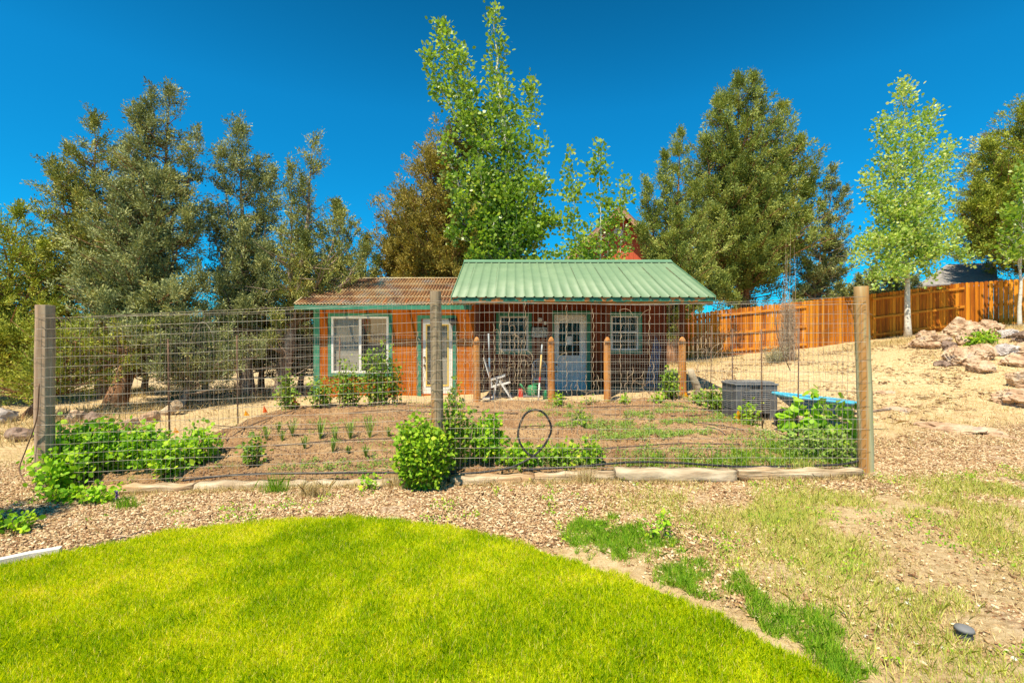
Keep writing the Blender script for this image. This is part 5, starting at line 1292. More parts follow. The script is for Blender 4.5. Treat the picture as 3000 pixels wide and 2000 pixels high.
# ------------------------------------------------------------------ grey louvred box
ac = thing('air_conditioner', 'charcoal grey louvred box unit with a lid, outside the right fence', 'air conditioner', (wx(1735, 7.9), 7.9, .2))
ax0, ax1, ay0, ay1 = wx(1690, 7.9), wx(1786, 7.9), 7.9, 8.42; az0, az1 = float(gz(4, 8)) - .02, wz(884, 7.9)
mb = MB(); t_ = .045
lx0, lx1, lz0, lz1 = wx(1709, 7.9), wx(1769, 7.9), wz(944, 7.9), wz(894, 7.9)
mb.box(ax0, lx0, ay0, ay0 + t_, az0, az1); mb.box(lx1, ax1, ay0, ay0 + t_, az0, az1); mb.box(lx0, lx1, ay0, ay0 + t_, lz1, az1); mb.box(lx0, lx1, ay0, ay0 + t_, lz0 - .035, lz0)
mb.box(ax0, ax0 + t_, ay0 + t_, ay1, az0, az1); mb.box(ax1 - t_, ax1, ay0 + t_, ay1, az0, az1); mb.box(ax0 + t_, ax1 - t_, ay1 - t_, ay1, az0, az1)
mb.build('body', M['grey_plastic'], ac, .006)
mb = MB()
for i in range(11):
    z = lz0 + .012 + i * (lz1 - lz0 - .02) / 10
    mb.add([(lx0, ay0 + .004, z), (lx1, ay0 + .004, z), (lx1, ay0 + .036, z + .02), (lx0, ay0 + .036, z + .02), (lx0, ay0 + .004, z + .009), (lx1, ay0 + .004, z + .009), (lx1, ay0 + .036, z + .029), (lx0, ay0 + .036, z + .029)], [(0, 1, 2, 3), (7, 6, 5, 4), (0, 4, 5, 1), (1, 5, 6, 2), (2, 6, 7, 3), (3, 7, 4, 0)])
mb.build('grille', M['grey_lid'], ac)
mb = MB()
for i in range(9):
    z = az0 + .2 + i * .032; mb.box(ax0 - .008, ax0 - .0005, ay0 + .08, ay1 - .08, z, z + .014)
mb.build('side_louver', M['grey_lid'], ac)
mb = MB(); mb.box(ax0 - .015, ax1 + .015, ay0 - .015, ay1 + .015, az1 + .001, az1 + .03); mb.box(ax0 + .03, ax1 - .03, ay0 + .03, ay1 - .03, az1 + .031, az1 + .055); mb.build('lid', M['grey_lid'], ac, .008)
MB().box(lx0 + .1, lx1 - .12, ay0 - .006, ay0 - .0005, az1 - .045, az1 - .02).build('handle', M['black'], ac)

# ------------------------------------------------------------------ wheelbarrow
wb = thing('wheelbarrow', 'turquoise rimmed blue wheelbarrow behind the broad leaf plants', 'wheelbarrow', (wx(1870, 7.0), 7.0, .25))
tx0, tx1 = wx(1790, 7.1), wx(1958, 7.1); ty0, ty1 = 6.75, 7.5; za_, zb_ = wz(905, 7.1), wz(922, 7.1)
rim = []; low_ = []
for k in range(20):
    a = 2 * math.pi * k / 20; u = math.copysign(abs(math.cos(a)) ** .6, math.cos(a)); v = math.copysign(abs(math.sin(a)) ** .6, math.sin(a))
    x = (tx0 + tx1) / 2 + u * (tx1 - tx0) / 2; y = (ty0 + ty1) / 2 + v * (ty1 - ty0) / 2; z = za_ + (zb_ - za_) * (u * .5 + .5)
    rim.append(Vector((x, y, z))); low_.append(Vector(((tx0 + tx1) / 2 + .05 + u * (tx1 - tx0) * .27, (ty0 + ty1) / 2 + v * (ty1 - ty0) * .3, z * .15 + .85 * .42)))
mb = MB(); mb.tube(rim + rim[:1], .022, 8, cap=False); mb.build('rim', M['turq'], wb)
mb = MB(); n = 20
inn = [p + Vector((0, 0, .0)) for p in rim]; V = rim + low_ + [((p - Vector(((tx0 + tx1) / 2, (ty0 + ty1) / 2, p.z))) * .97 + Vector(((tx0 + tx1) / 2, (ty0 + ty1) / 2, p.z + .004))) for p in rim] + [p + Vector((0, 0, .012)) for p in low_]
Fc = [(k, (k + 1) % n, n + (k + 1) % n, n + k) for k in range(n)] + [(2 * n + k, 3 * n + k, 3 * n + (k + 1) % n, 2 * n + (k + 1) % n) for k in range(n)] + [tuple(n + k for k in range(n)), tuple(3 * n + k for k in range(n))[::-1]]
mb.add(V, Fc, False); mb.build('tray', M['navy'], wb)
for Y in (6.88, 7.38): 
    MB().tube([(tx0 + .15, Y, .40), ((tx0 + tx1) / 2, Y, .41), (tx1 + .05, Y - .02, .50), (tx1 + .35, Y - .05, .55)], .018, 7).build('handle', M['bark_grey'], wb)
    MB().tube([(tx1 - .25, Y, .41), (tx1 - .2, Y, .20), (tx1 - .28, Y, .20)], .012, 6).build('leg', M['rust'], wb)
wc = Vector((tx0 + .1, 7.12, float(gz(tx0, 7.1)) + .17))
whl = MB().tube([(wc.x, 7.09, wc.z), (wc.x, 7.15, wc.z)], .06, 12).build('wheel', M['rust'], wb)
MB().tube([(wc.x + .14 * math.cos(a), 7.12, wc.z + .14 * math.sin(a)) for a in np.linspace(0, 2 * math.pi, 25)], .032, 8, cap=False).build('tyre', M['black'], whl)

# leaning stump by the fence
o = MB(); o.tube([P(1612, 930, 9.6), P(1606, 905, 9.6), P(1598, 880, 9.55), P(1590, 862, 9.5), P(1585, 846, 9.5)], [.10, .085, .075, .07, .055], 12); o = o.build('wood_stump', M['timber_pale'])
tag(o, 'weathered grey stump leaning beside the right round post', 'stump')
# light-coloured log and sticks by the left trees
o = MB(); o.tube([P(362, 962, 9.8), P(385, 945, 9.8), P(410, 925, 9.8)], [.12, .11, .10], 12); tag(o.build('log', M['timber']), 'cut tan log propped up by the left rocks', 'log')

# ------------------------------------------------------------------ rocks
def rock(c, rx, ry, rz, mat, label, seed, group=None, rough=.5, sub=5, cat='rock'):
    bm = bmesh.new(); bmesh.ops.create_icosphere(bm, subdivisions=sub, radius=1)
    s = Vector((seed * 3.1, seed * 1.7, seed * .9))
    planes = []
    rs = random.Random(seed)
    for _ in range(9):
        d = Vector((rs.gauss(0, 1), rs.gauss(0, 1), rs.gauss(.2, .8))).normalized(); planes.append((d, rs.uniform(.66, .92)))
    for v in bm.verts:
        p = v.co.copy(); n = mnoise.fractal(p * 1.3 + s, 1, 2.1, 3); p *= 1 + rough * n
        for d, h in planes:
            k = p.dot(d) - h
            if k > 0: p -= d * k * .95
        p *= 1 + .06 * mnoise.noise(p * 14 + s) * .6 + .10 * mnoise.fractal(p * 6 + s, 1, 2, 3)
        v.co = Vector((p.x * rx, p.y * ry, p.z * rz))
    me = bpy.data.meshes.new('rock'); bm.to_mesh(me); bm.free(); me.materials.append(mat)
    o = bpy.data.objects.new('rock', me); COL.objects.link(o); o.location = c; o.rotation_euler = (0, 0, seed)
    tag(o, label, cat, group); return o
RG = 'boulders piled on the slope by the board fence'
rk = [(2172, 2252, 730, 775, 0, 'rock', 'large tan boulder topping the pile below the board fence'), (2240, 2292, 728, 770, 0, 'rock', 'tan boulder leaning right of the topmost one'), (2194, 2238, 758, 792, 1, 'rock', 'rounded brown boulder below the topmost one'),
      (2165, 2196, 778, 806, 1, 'rock_dark', 'small dark brown rock at the left side of the pile'), (2168, 2240, 795, 840, 2, 'rock', 'broad pinkish boulder at the lower left of the pile'), (2234, 2284, 784, 826, 2, 'rock', 'reddish boulder in the middle of the pile'),
      (2218, 2280, 827, 856, 3, 'rock', 'low half buried boulder at the foot of the pile'), (2278, 2332, 785, 818, 3, 'rock_grey', 'smooth grey slab resting over a dark gap'), (2295, 2365, 812, 842, 4, 'rock', 'mottled boulder under the grey slab'),
      (2320, 2392, 846, 892, 5, 'rock', 'craggy boulder at the right edge'), (2290, 2420, 884, 936, 6, 'rock', 'long flat boulder at the right edge, lowest of all'), (2292, 2338, 752, 776, 0, 'rock_grey', 'grey flat rock against the board fence'),
      (2330, 2385, 755, 785, 0, 'rock_dark', 'dark rock at the right edge against the fence'), (2325, 2410, 780, 816, 2, 'rock', 'pale orange boulder behind the grey slab at the right'), (2143, 2176, 824, 840, 3, 'rock_dark', 'small flat rock left of the pile foot'),
      (2100, 2168, 762, 800, 0, 'rock', 'low straw covered rock between the aspen trunk and the pile')]
for i, (a, b_, t, bt, dd, mt, lab) in enumerate(rk):
    g = G((a + b_) / 2, bt + 1); Y = min(g.y, 17.4); 
    w_ = (b_ - a) / F * Y; h_ = (bt - t) / F * Y
    c = P((a + b_) / 2, (t + bt) / 2, Y + w_ * .3)
    rock((c.x, c.y, c.z - h_ * .15), w_ * .52, w_ * .42, h_ * .62, M[mt], lab, 100 + i, RG)
LG = 'rocks at the foot of the left junipers'
for i, (a, b_, t, bt, mt, lab) in enumerate([(150, 198, 942, 968, 'rock', 'pale flat rock right of the left post'), (196, 230, 945, 968, 'rock_dark', 'dark brown rock beside the pale flat one'), (282, 320, 960, 982, 'rock', 'small pinkish rock just above the berry bushes'),
                                             (324, 368, 943, 968, 'rock', 'tan rock below the cut log'), (14, 84, 980, 1010, 'rock_dark', 'low dark rock left of the left post'), (-30, 26, 935, 970, 'rock_grey', 'grey rock at the far left edge under the juniper')]):
    g = G((a + b_) / 2, bt); Y = g.y; w_ = (b_ - a) / F * Y; h_ = (bt - t) / F * Y; c = P((a + b_) / 2, (t + bt) / 2, Y)
    rock((c.x, c.y, c.z - h_ * .1), w_ * .58, w_ * .45, h_ * .7, M[mt], lab, 200 + i, LG, sub=3)
for i, (px, py, wpx, hpx, lab) in enumerate([(2060, 938, 75, 14, 'flat sunken slab right of the right post'), (2180, 985, 130, 30, 'broad pinkish slab sunk in the dirt on the right'), (2030, 900, 50, 9, 'thin pale slab near the right post'), (2290, 1000, 70, 12, 'low slab in pale dirt at the right edge')]):
    g = G(px, py); w_ = wpx / F * g.y
    rock((g.x, g.y, g.z - .01), w_ * .6, w_ * .35, .055 if i != 1 else .09, M['rock'], lab, 300 + i, 'slabs sunk in the bare slope', sub=4)

# white stones on the ground
SP = [(2063, 1357, 9), (2083, 1390, 10), (2090, 1379, 7), (1938, 1412, 8), (1938, 1290, 6), (1990, 1462, 8), (2048, 1440, 7), (2168, 1492, 10), (2100, 1478, 9), (1705, 1255, 5), (1840, 1225, 6), (1905, 1325, 6), (2220, 1290, 5), (1447, 1085, 0), (1455, 1115, 7), (2010, 1092, 6), (1690, 1222, 5), (1870, 1395, 7), (2330, 1520, 12), (1745, 1350, 5), (1560, 1195, 5), (2250, 1392, 7), (1795, 1300, 5)]
for i, (px, py, s) in enumerate(SP):
    if s == 0: continue
    g = G(px, py); r = s / F * g.y * .8
    o = rock((g.x, g.y, g.z + r * .2), r, r * .8, r * .5, M['stone_white'], 'small white stone lying among the dry grass and bark chips', 400 + i, 'white stones in the dry grass', sub=2, cat='stone')
    o.name = 'white_stone'

# valve box near the lower right
vb = G(2215, 1462); o = thing('ground_light', 'small dark grey round garden light in the dry grass at lower right', 'garden light', vb)
MB().tube([(vb.x, vb.y, vb.z - .02), (vb.x, vb.y, vb.z + .035)], .032, 14).build('base', M['grey_plastic'], o); MB().tube([(vb.x, vb.y, vb.z + .036), (vb.x, vb.y, vb.z + .05), (vb.x, vb.y, vb.z + .058)], [.042, .038, .015], 14).build('cap', M['grey_lid'], o)

# concrete edging strip at the left lawn edge
ep = [G(px, py) for (px, py) in ((-300, 1368), (-150, 1332), (0, 1300), (70, 1285), (140, 1271))]
mb = MB()
for a, b_ in zip(ep[:-1], ep[1:]):
    d = (b_ - a).normalized(); s = Vector((-d.y, d.x, 0)) * .03; z0 = Vector((0, 0, .05)); zl = Vector((0, 0, -.05))
    mb.add([a - s + zl, a + s + zl, b_ + s + zl, b_ - s + zl, a - s + z0, a + s + z0, b_ + s + z0, b_ - s + z0], [(0, 1, 2, 3), (7, 6, 5, 4), (0, 4, 5, 1), (1, 5, 6, 2), (2, 6, 7, 3), (3, 7, 4, 0)])
tag(mb.build('lawn_edging', M['concrete'], None), 'pale concrete edging strip at the left edge of the lawn', 'edging')
hose('lawn_edging', [G(px, py) + Vector((0, 0, .01)) for (px, py) in ((145, 1268), (210, 1255), (270, 1240), (330, 1222))], .008, M['drip'], 'thin black plastic edging strip left of the lawn top', 'edging')
# sticks
hose('stick', [G(px, py) + Vector((0, 0, .015)) for (px, py) in ((265, 1232), (310, 1238), (350, 1235), (410, 1215))], .006, M['twig'], 'bent grey stick on the chips above the lawn edge', 'stick')

# ------------------------------------------------------------------ plants
def plant(name, label, cat, base, stems, per, leaf, wid, mat, *, spread=.05, k=6, stemmat='stem', step=.07, group=None, hang=.2, low=.15, seed=1, sp_len=.08, r=.004, flat=0.5):
    """stems: list of tip Vectors rising from base; leaves along each"""
    rs = random.Random(seed); root = thing(name, label, cat, base, group); tb = MB(); SC = []; SD = []
    base = Vector(base)
    for tip in stems:
        off = Vector(((tip.x - base.x) * .35, (tip.y - base.y) * .35, 0)); b0 = base + off
        m = b0.lerp(tip, .5) + Vector((rs.uniform(-.04, .04), rs.uniform(-.04, .04), .06)); pts = bez(b0 - Vector((0, 0, .03)), m, tip, 6)
        tb.tube(pts, [r * c for c in (1, .9, .75, .6, .45, .25)], 4, cap=False)
        L = (tip - b0).length; n = max(2, int(L * (1 - low) / step))
        for i in range(n + 1):
            t = low + (1 - low) * (i + rs.random() * .8) / (n + 1); q = min(int(t * 5), 4); c = pts[q].lerp(pts[q + 1], t * 5 - q)
            d = Vector((rs.gauss(0, 1), rs.gauss(0, 1), rs.gauss(.15, .4))).normalized(); SC.append(c + d * leaf * .5); SD.append(d)
    SC = np.array([tuple(v) for v in SC]); SD = np.array([tuple(v) for v in SD])
    n = len(SC); off = RNG.normal(size=(n, per, 3)) * spread
    C = (SC[:, None, :] + off).reshape(-1, 3); D = (SD[:, None, :] + off / spread * .6 + np.array([0, 0, -hang])).reshape(-1, 3)
    N = RNG.normal(size=D.shape) * flat + np.array([-.2, -.5, .75]); m_ = len(C); sz = leaf * RNG.uniform(.6, 1.25, m_)
    V, Fi = leaf_mesh(C, D, sz, sz * wid * RNG.uniform(.85, 1.15, m_), k, N)
    rr = np.clip(np.repeat(RNG.uniform(0, 1, n), per) * .5 + RNG.uniform(0, .5, m_), 0, 1)
    tb.build('stem', M[stemmat], root); mesh_np('foliage', V, Fi, M[mat], root, rr)
    return root

def soilp(x, y, dz=0):
    if GX0 < x < GX1 and GY0 < y < GY1: return Vector((x, y, float(soil_z(np.array(x), np.array(y))) + dz))
    return onG(x, y, dz)

def dome(px, Y, wpx, toppy, n, seed, depth=None, jag=.15, yoff=0):
    """stem tips filling a mound: centre px, width in px, top at toppy"""
    rs = random.Random(seed); cx_ = wx(px, Y); base = soilp(cx_, Y); rx = wpx / F * Y / 2; ry = depth or rx * .8; H = wz(toppy, Y) - base.z; out_ = []
    for _ in range(n):
        while True:
            u, v = rs.uniform(-1, 1), rs.uniform(-1, 1)
            if u * u + v * v < 1: break
        e = 1 - (u * u + v * v); h = H * (.35 + .65 * e ** .5) * rs.uniform(.55, 1 + jag)
        out_.append(Vector((cx_ + u * rx, Y + v * ry, base.z + h)))
    return base, out_

BG = 'berry bushes at the left front corner of the bed'
for i, (px, Y, wpx, top, n, lab) in enumerate([(155, 5.35, 130, 975, 70, 'berry bush wrapping the foot of the left post'), (245, 5.5, 150, 965, 80, 'tallest part of the berry row, right of the left post'), (335, 5.6, 120, 975, 56, 'berry bush in the middle of the left row'),
                                              (405, 5.45, 110, 1010, 46, 'low berry bush near the right end of the left row'), (462, 5.9, 55, 968, 26, 'narrow darker berry bush ending the left row'), (140, 4.98, 80, 1050, 26, 'berry bush spilling out in front of the left post')]):
    b0, tips = dome(px, Y, wpx, top, n, 60 + i, depth=.35)
    plant('berry_bush', lab, 'bush', b0, tips, 3, .062, .8, 'berry', group=BG, seed=i, step=.045, low=.1, hang=.15, spread=.045)
b0, tips = dome(590, 5.6, 60, 1000, 18, 71, depth=.15); plant('berry_bush', 'small dark green bush alone left of the middle, behind the pale log', 'bush', b0, tips, 3, .05, .8, 'rose', seed=71, step=.045)
b0, tips = dome(970, 4.88, 140, 962, 130, 72, depth=.28)
plant('currant_bush', 'dense round bright green bush in front of the middle post', 'bush', b0, tips, 3, .042, .95, 'bush', seed=72, step=.036, low=.02, spread=.035)
b0, tips = dome(1045, 5.35, 110, 905, 26, 73, depth=.22, jag=.2); plant('currant_bush', 'tall loose bush right of the middle post', 'bush', b0, tips, 3, .05, .85, 'bush', seed=73, step=.05, spread=.04)
b0, tips = dome(1115, 5.5, 100, 955, 50, 74, depth=.25); plant('berry_bush', 'broad leaved bush between the middle post and the hose loop', 'bush', b0, tips, 3, .065, .85, 'berry', seed=74, step=.05, spread=.045)
b0, tips = dome(1200, 5.35, 130, 1030, 40, 75, depth=.2); plant('strawberry_patch', 'low leafy patch under the hose loop', 'plant', b0, tips, 3, .055, .85, 'berry', seed=75, step=.04, low=.2)
b0, tips = dome(1290, 5.4, 110, 1025, 34, 76, depth=.2); plant('strawberry_patch', 'low leafy patch just right of the hose loop', 'plant', b0, tips, 3, .055, .85, 'bush', seed=76, step=.04, low=.2)
b0, tips = dome(1352, 5.4, 60, 1005, 18, 77, depth=.15); plant('berry_bush', 'small upright dark bush at the right end of the low patch', 'bush', b0, tips, 3, .055, .85, 'bush', seed=77, step=.045)
b0, tips = dome(845, 4.8, 34, 1095, 12, 78, depth=.08); plant('weed_clump', 'small yellow green weed against the pale grey log', 'weed', b0, tips, 3, .035, .7, 'berry', seed=78, step=.03)
RSG = 'rose bushes along the shed wall'
for i, (px, Y, wpx, top, n, lab) in enumerate([(662, 9.7, 60, 865, 22, 'upright leafy rose bush left of the shed corner'), (735, 9.9, 70, 865, 26, 'rose bush at the shed left corner trim'), (800, 9.9, 80, 840, 34, 'rose bush below the left half of the window'),
                                              (868, 9.8, 90, 800, 46, 'tallest rose bush, rising in front of the window'), (910, 10.0, 40, 820, 10, 'thin rose shoots right of the shed window')]):
    b0, tips = dome(px, Y, wpx, top, n, 80 + i, depth=.3, jag=.3); plant('rose_bush', lab, 'bush', b0, tips, 3, .06, .75, 'rose', group=RSG, seed=80 + i, step=.06, spread=.05)
b0, tips = dome(1042, 9.5, 40, 860, 9, 90, depth=.12); plant('leafy_shrub', 'thin leafy shoot below the shed door', 'plant', b0, tips, 3, .06, .75, 'rose', seed=90, step=.06)
MG = 'young plants along the porch'
for i, (px, Y, wpx, top, n, lab) in enumerate([(1541, 9.6, 42, 845, 26, 'tall leafy plant at the right end of the porch'), (1508, 9.5, 36, 905, 12, 'small plant left of the tall leafy one'), (1436, 9.5, 30, 915, 10, 'low green clump in front of the third round post'),
                                              (1282, 9.5, 32, 905, 12, 'low green clump right of the second round post'), (1350, 9.6, 18, 912, 5, 'tiny plant between the second and third round posts'), (1600, 9.0, 60, 905, 20, 'green plant before the leaning stump'), (1655, 8.5, 90, 890, 36, 'leafy plant left of the grey louvred box'),
                                              (1720, 7.6, 50, 925, 14, 'yellow green plant under the grey box louvres'), (1330, 7.5, 30, 935, 8, 'small seedling clump in the right bed')]):
    b0, tips = dome(px, Y, wpx, top, n, 90 + i, depth=.2, jag=.25); plant('leafy_shrub', lab, 'plant', b0, tips, 3, .055, .8, 'bush' if i in (1, 2, 3, 7) else 'rose', group=MG, seed=90 + i, step=.05, spread=.04)
SG = 'tall broad leaved plants before the wheelbarrow'
for i, (px, Y, wpx, top, n, lab) in enumerate([(1940, 5.6, 46, 838, 4, 'tallest broad leaved stalk near the right post'), (1862, 5.9, 50, 860, 4, 'broad leaved stalk left of the tallest one'), (1822, 5.9, 50, 895, 5, 'shorter broad leaved stalk farthest from the right post'), (1900, 5.7, 80, 930, 10, 'low broad leaved plant between the stalks')]):
    b0, tips = dome(px, Y, wpx, top, n, 110 + i, depth=.12, jag=.1); plant('leafy_stalk', lab, 'plant', b0, tips, 2, .12, .75, 'bigleaf', group=SG, seed=110 + i, step=.06, spread=.03, hang=.5, low=.05, r=.006)
b0, tips = dome(1890, 5.45, 170, 985, 90, 120, depth=.3); plant('weed_clump', 'dense tangle of weeds at the foot of the right post', 'weeds', b0, tips, 3, .04, .7, 'weed', seed=120, step=.035)
b0, tips = dome(2240, 15.3, 50, 760, 30, 121, depth=.3)
b0 = P(2250, 800, 14.0); tips = [b0 + Vector((random.uniform(-.45, .45), random.uniform(-.3, .3), random.uniform(.15, .5))) for _ in range(60)]
plant('leafy_shrub', 'bright green shrub growing among the boulders', 'shrub', b0, tips, 4, .09, .5, 'bush', seed=121, step=.06, spread=.06)
b0 = G(1275, 0 + 1240); 
gq = G(1510, 1238); tips = [gq + Vector((random.uniform(-.12, .12), random.uniform(-.08, .08), random.uniform(.06, .2))) for _ in range(10)]; plant('weed_clump', 'upright broad leaved weed beside the lawn on the right', 'weed', gq, tips, 2, .045, .4, 'berry', seed=130, step=.03, spread=.02)
for i, (px, py, lab) in enumerate([(145, 1150, 'yellow green leafy weed in front of the left post'), (225, 1155, 'yellow green leafy weed right of the one by the left post'), (20, 1222, 'dark green weed at the left edge in the shade')]):
    gq = G(px, py); tips = [gq + Vector((random.uniform(-.2, .2), random.uniform(-.1, .1), random.uniform(.04, .14))) for _ in range(22)]
    plant('weed_clump', lab, 'weed', gq, tips, 3, .05, .8, 'berry', group='weeds in front of the left post', seed=140 + i, step=.04, spread=.035)
# purple flower
gq = G(268, 1160); o = thing('flower_spike', 'single purple flower spike standing in the chips at left', 'flower', gq)
MB().tube([gq, gq + Vector((0, 0, .12))], .003, 4).build('stem', M['stem'], o)
C = np.array([tuple(gq + Vector((RNG.normal() * .006, RNG.normal() * .006, RNG.uniform(.05, .14)))) for _ in range(70)]); V, Fi = leaf_mesh(C, RNG.normal(size=(70, 3)), np.full(70, .016), np.full(70, .012), 6); mesh_np('blossom', V, Fi, M['purple'], o, RNG.uniform(0, 1, 70))

# onions: upright blade tufts
OG = 'green onion plants in the left bed'
on = [(612, 1010, 26), (640, 992, 22), (672, 1002, 34), (700, 1030, 26), (735, 1008, 44), (765, 1040, 30), (770, 1012, 28), (805, 1008, 40), (850, 1004, 42), (893, 1002, 20), (922, 996, 18), (648, 1012, 20), (800, 1040, 16), (840, 1050, 24)]
for i, (px, py, hpx) in enumerate(on):
    g = dl([(px, py)], 0)[0]; h = hpx / F * g.y * 1.15; n = 22; C = np.tile(np.array(tuple(g)), (n, 1)) + RNG.normal(size=(n, 3)) * [.006, .006, 0]
    ang = RNG.uniform(0, 6.28, n); ln = RNG.uniform(.05, .55, n); D = np.stack([np.cos(ang) * ln, np.sin(ang) * ln, np.ones(n)], 1); hh = h * RNG.uniform(.6, 1.1, n)
    Dn = norm(D); tipp = C + Dn * hh[:, None]; drop = tipp + np.stack([np.cos(ang) * hh * .35, np.sin(ang) * hh * .35, -hh * .12], 1)
    S = np.stack([-np.sin(ang), np.cos(ang), 0 * ang], 1) * .005
    V = np.concatenate([np.stack([C - S, C + S, tipp + S, tipp - S], 1).reshape(-1, 3), np.stack([tipp - S, tipp + S, drop + S * .2, drop - S * .2], 1).reshape(-1, 3)]); Fi = np.arange(len(V)).reshape(-1, 4)
    o = mesh_np('onion_plant', V - np.array(tuple(g)), Fi, M['weed'], None, RNG.uniform(0, .9, len(Fi))); o.location = g
    tag(o, 'green onion plant with drooping blades in bare soil of the left bed', 'plant', OG)

# purple sage / brush by the board fence and dead vine bundle
g = P(1810, 815, 14.6); bb = thing('dead_bush', 'tall bundle of bare grey brown stems in front of the board fence', 'bush', onG(g.x, 14.6))
mb = MB(); rs = random.Random(3)
for i in range(150):
    a = rs.uniform(0, 6.28); r = rs.uniform(0, .17); base_ = onG(g.x + r * math.cos(a), 14.6 + r * math.sin(a)); h = rs.choice((1.3, 1.6, 1.9, 1.9, 2.1)) * rs.uniform(.6, 1)
    if i < 7: h = rs.uniform(2.6, 4.0)
    t1 = base_ + Vector((rs.uniform(-.14, .14), rs.uniform(-.14, .14), h)); m_ = base_.lerp(t1, .5) + Vector((rs.uniform(-.1, .1) + .08 * math.cos(a), .08 * math.sin(a), 0))
    mb.tube(bez(base_, m_, t1, 7), [.008, .007, .006, .006, .005, .004, .002], 4, cap=False)
mb.build('stem', M['twig'], bb)
C = np.array([tuple(bb.location + Vector((rs.gauss(0, .13), rs.gauss(0, .13), rs.uniform(.1, 1.7)))) for _ in range(2600)]); V, Fi = leaf_mesh(C, RNG.normal(size=(2600, 3)) + [0, 0, 1], np.full(2600, .09), np.full(2600, .01), 4); mesh_np('twigs', V, Fi, M['brush'], bb, RNG.uniform(0, 1, 2600))
for i, (px, py, Y, s, lab) in enumerate([(1778, 808, 14.6, .42, 'round pale sagebrush left of the bare stem bundle')]):
    g = onG(wx(px, Y), Y); tips = [g + Vector((random.gauss(0, s * .5), random.gauss(0, s * .5), random.uniform(.15, s * 1.3))) for _ in range(60)]; plant('sagebrush', lab, 'bush', g, tips, 5, .05, .3, 'sage', seed=150 + i, step=.05, spread=.05, k=4)
for i, (px, Y, s, lab) in enumerate([(470, 11.3, .5, 'grey sagebrush under the left junipers'), (420, 11.8, .5, 'wide sagebrush behind the cut log'), (540, 13, .5, 'pale sagebrush in the gap between left trunks')]):
    g = onG(wx(px, Y), Y); tips = [g + Vector((random.gauss(0, s * .7), random.gauss(0, s * .4), random.uniform(.1, s))) for _ in range(70)]; plant('sagebrush', lab, 'bush', g, tips, 5, .06, .2, 'sage', seed=160 + i, step=.06, spread=.05, k=4, group='sagebrush under the left junipers')

# ------------------------------------------------------------------ ground cover, one object per kind
def blades(C, h, w_, lean, bend=.3):
    n = len(C); ang = RNG.uniform(0, 2 * math.pi, n); tilt = np.abs(RNG.normal(0, lean, n))
    d = np.stack([np.cos(ang) * tilt, np.sin(ang) * tilt, np.ones(n)], 1); d = norm(d); a2 = RNG.uniform(0, 2 * math.pi, n); S = np.stack([np.cos(a2), np.sin(a2), 0 * a2], 1) * w_[:, None] * .5
    M1 = C + d * h[:, None] * .55; T_ = C + d * h[:, None] + np.stack([np.cos(ang), np.sin(ang), -.4 * np.ones(n)], 1) * (h * bend * tilt)[:, None]
    V = np.stack([C - S, C + S, M1 + S * .8, T_, M1 - S * .8], 1).reshape(-1, 3); return V, np.arange(n * 5).reshape(n, 5)

def scatter(n, x0, x1, y0, y1, dens, z=gz):
    x = RNG.uniform(x0, x1, n); y = RNG.uniform(y0, y1, n); k = RNG.uniform(0, 1, n) < dens(x, y); x = x[k]; y = y[k]
    return np.stack([x, y, z(x, y)], 1)
def inview(x, y, m=1.25): return np.abs(x) < y * 1.06 * m + .3

lp = lambda x, y: in_poly(x + .05 * (vnoise(x, y, 6, 8) - .5) + .03 * (vnoise(x, y, 23, 8) - .5), y + .09 * (vnoise(x, y, 5, 9) - .5) + .05 * (vnoise(x, y, 21, 9) - .5), lawn_poly) * inview(x, y)
C = scatter(1000000, -5.5, 2.6, 1.3, 4.15, lambda x, y: lp(x, y) * np.clip(1.5 - .22 * y, .4, 1), lawn_z)
n = len(C); pn = vnoise(C[:, 0], C[:, 1], 1.6, 11) * .5 + vnoise(C[:, 0], C[:, 1], 6, 12) * .5
h = RNG.uniform(.020, .048, n) * (.65 + .7 * pn); V, Fi = blades(C, h, RNG.uniform(.0022, .0038, n), .55)
r = np.clip(.18 + .62 * (1 - pn) + .12 * ss(0, -4, C[:, 0]) + RNG.normal(0, .22, n), 0, 1); r[RNG.uniform(size=n) < .03] = 1
tag(mesh_np('lawn_grass', V, Fi, M['lawn'], None, r), 'fine yellow green blades of the mown lawn', 'grass', None, 'stuff')

def chips(C, lmin, lmax):
    n = len(C); a = RNG.uniform(0, math.pi, n); l = RNG.uniform(lmin, lmax, n) / 2; w_ = l * RNG.uniform(.25, .6, n); t = RNG.uniform(.003, .008, n)
    u = np.stack([np.cos(a), np.sin(a), RNG.normal(0, .25, n)], 1); u = norm(u); v = np.stack([-np.sin(a), np.cos(a), RNG.normal(0, .25, n)], 1); v = norm(v); k = norm(np.cross(u, v)); k[k[:, 2] < 0] *= -1
    C = C + np.array([0, 0, .004]) + k * t[:, None] * .3
    U = u * l[:, None]; W = v * w_[:, None]; K = k * t[:, None]
    P8 = np.stack([C - U - W, C + U - W * .7, C + U + W * .8, C - U + W, C - U - W + K, C + U - W * .7 + K, C + U + W * .8 + K, C - U + W + K], 1).reshape(-1, 3)
    b = np.arange(n)[:, None, None] * 8; q = np.array([[4, 5, 6, 7], [0, 1, 5, 4], [1, 2, 6, 5], [2, 3, 7, 6], [3, 0, 4, 7]])[None]
    return P8, (b + q).reshape(-1, 4)
out_lawn = lambda x, y: ~in_poly(x, y, lawn_poly)
out_bed = lambda x, y: ~((x > GX0 - .1) & (x < GX1 + .1) & (y > GY0 - .1) & (y < GY1 + .3))
C = scatter(330000, -9, 10, 2.2, 7.4, lambda x, y: zone(x, y)[0] * out_lawn(x, y) * out_bed(x, y) * inview(x, y) * np.clip(1.2 - .05 * y, 0, 1))
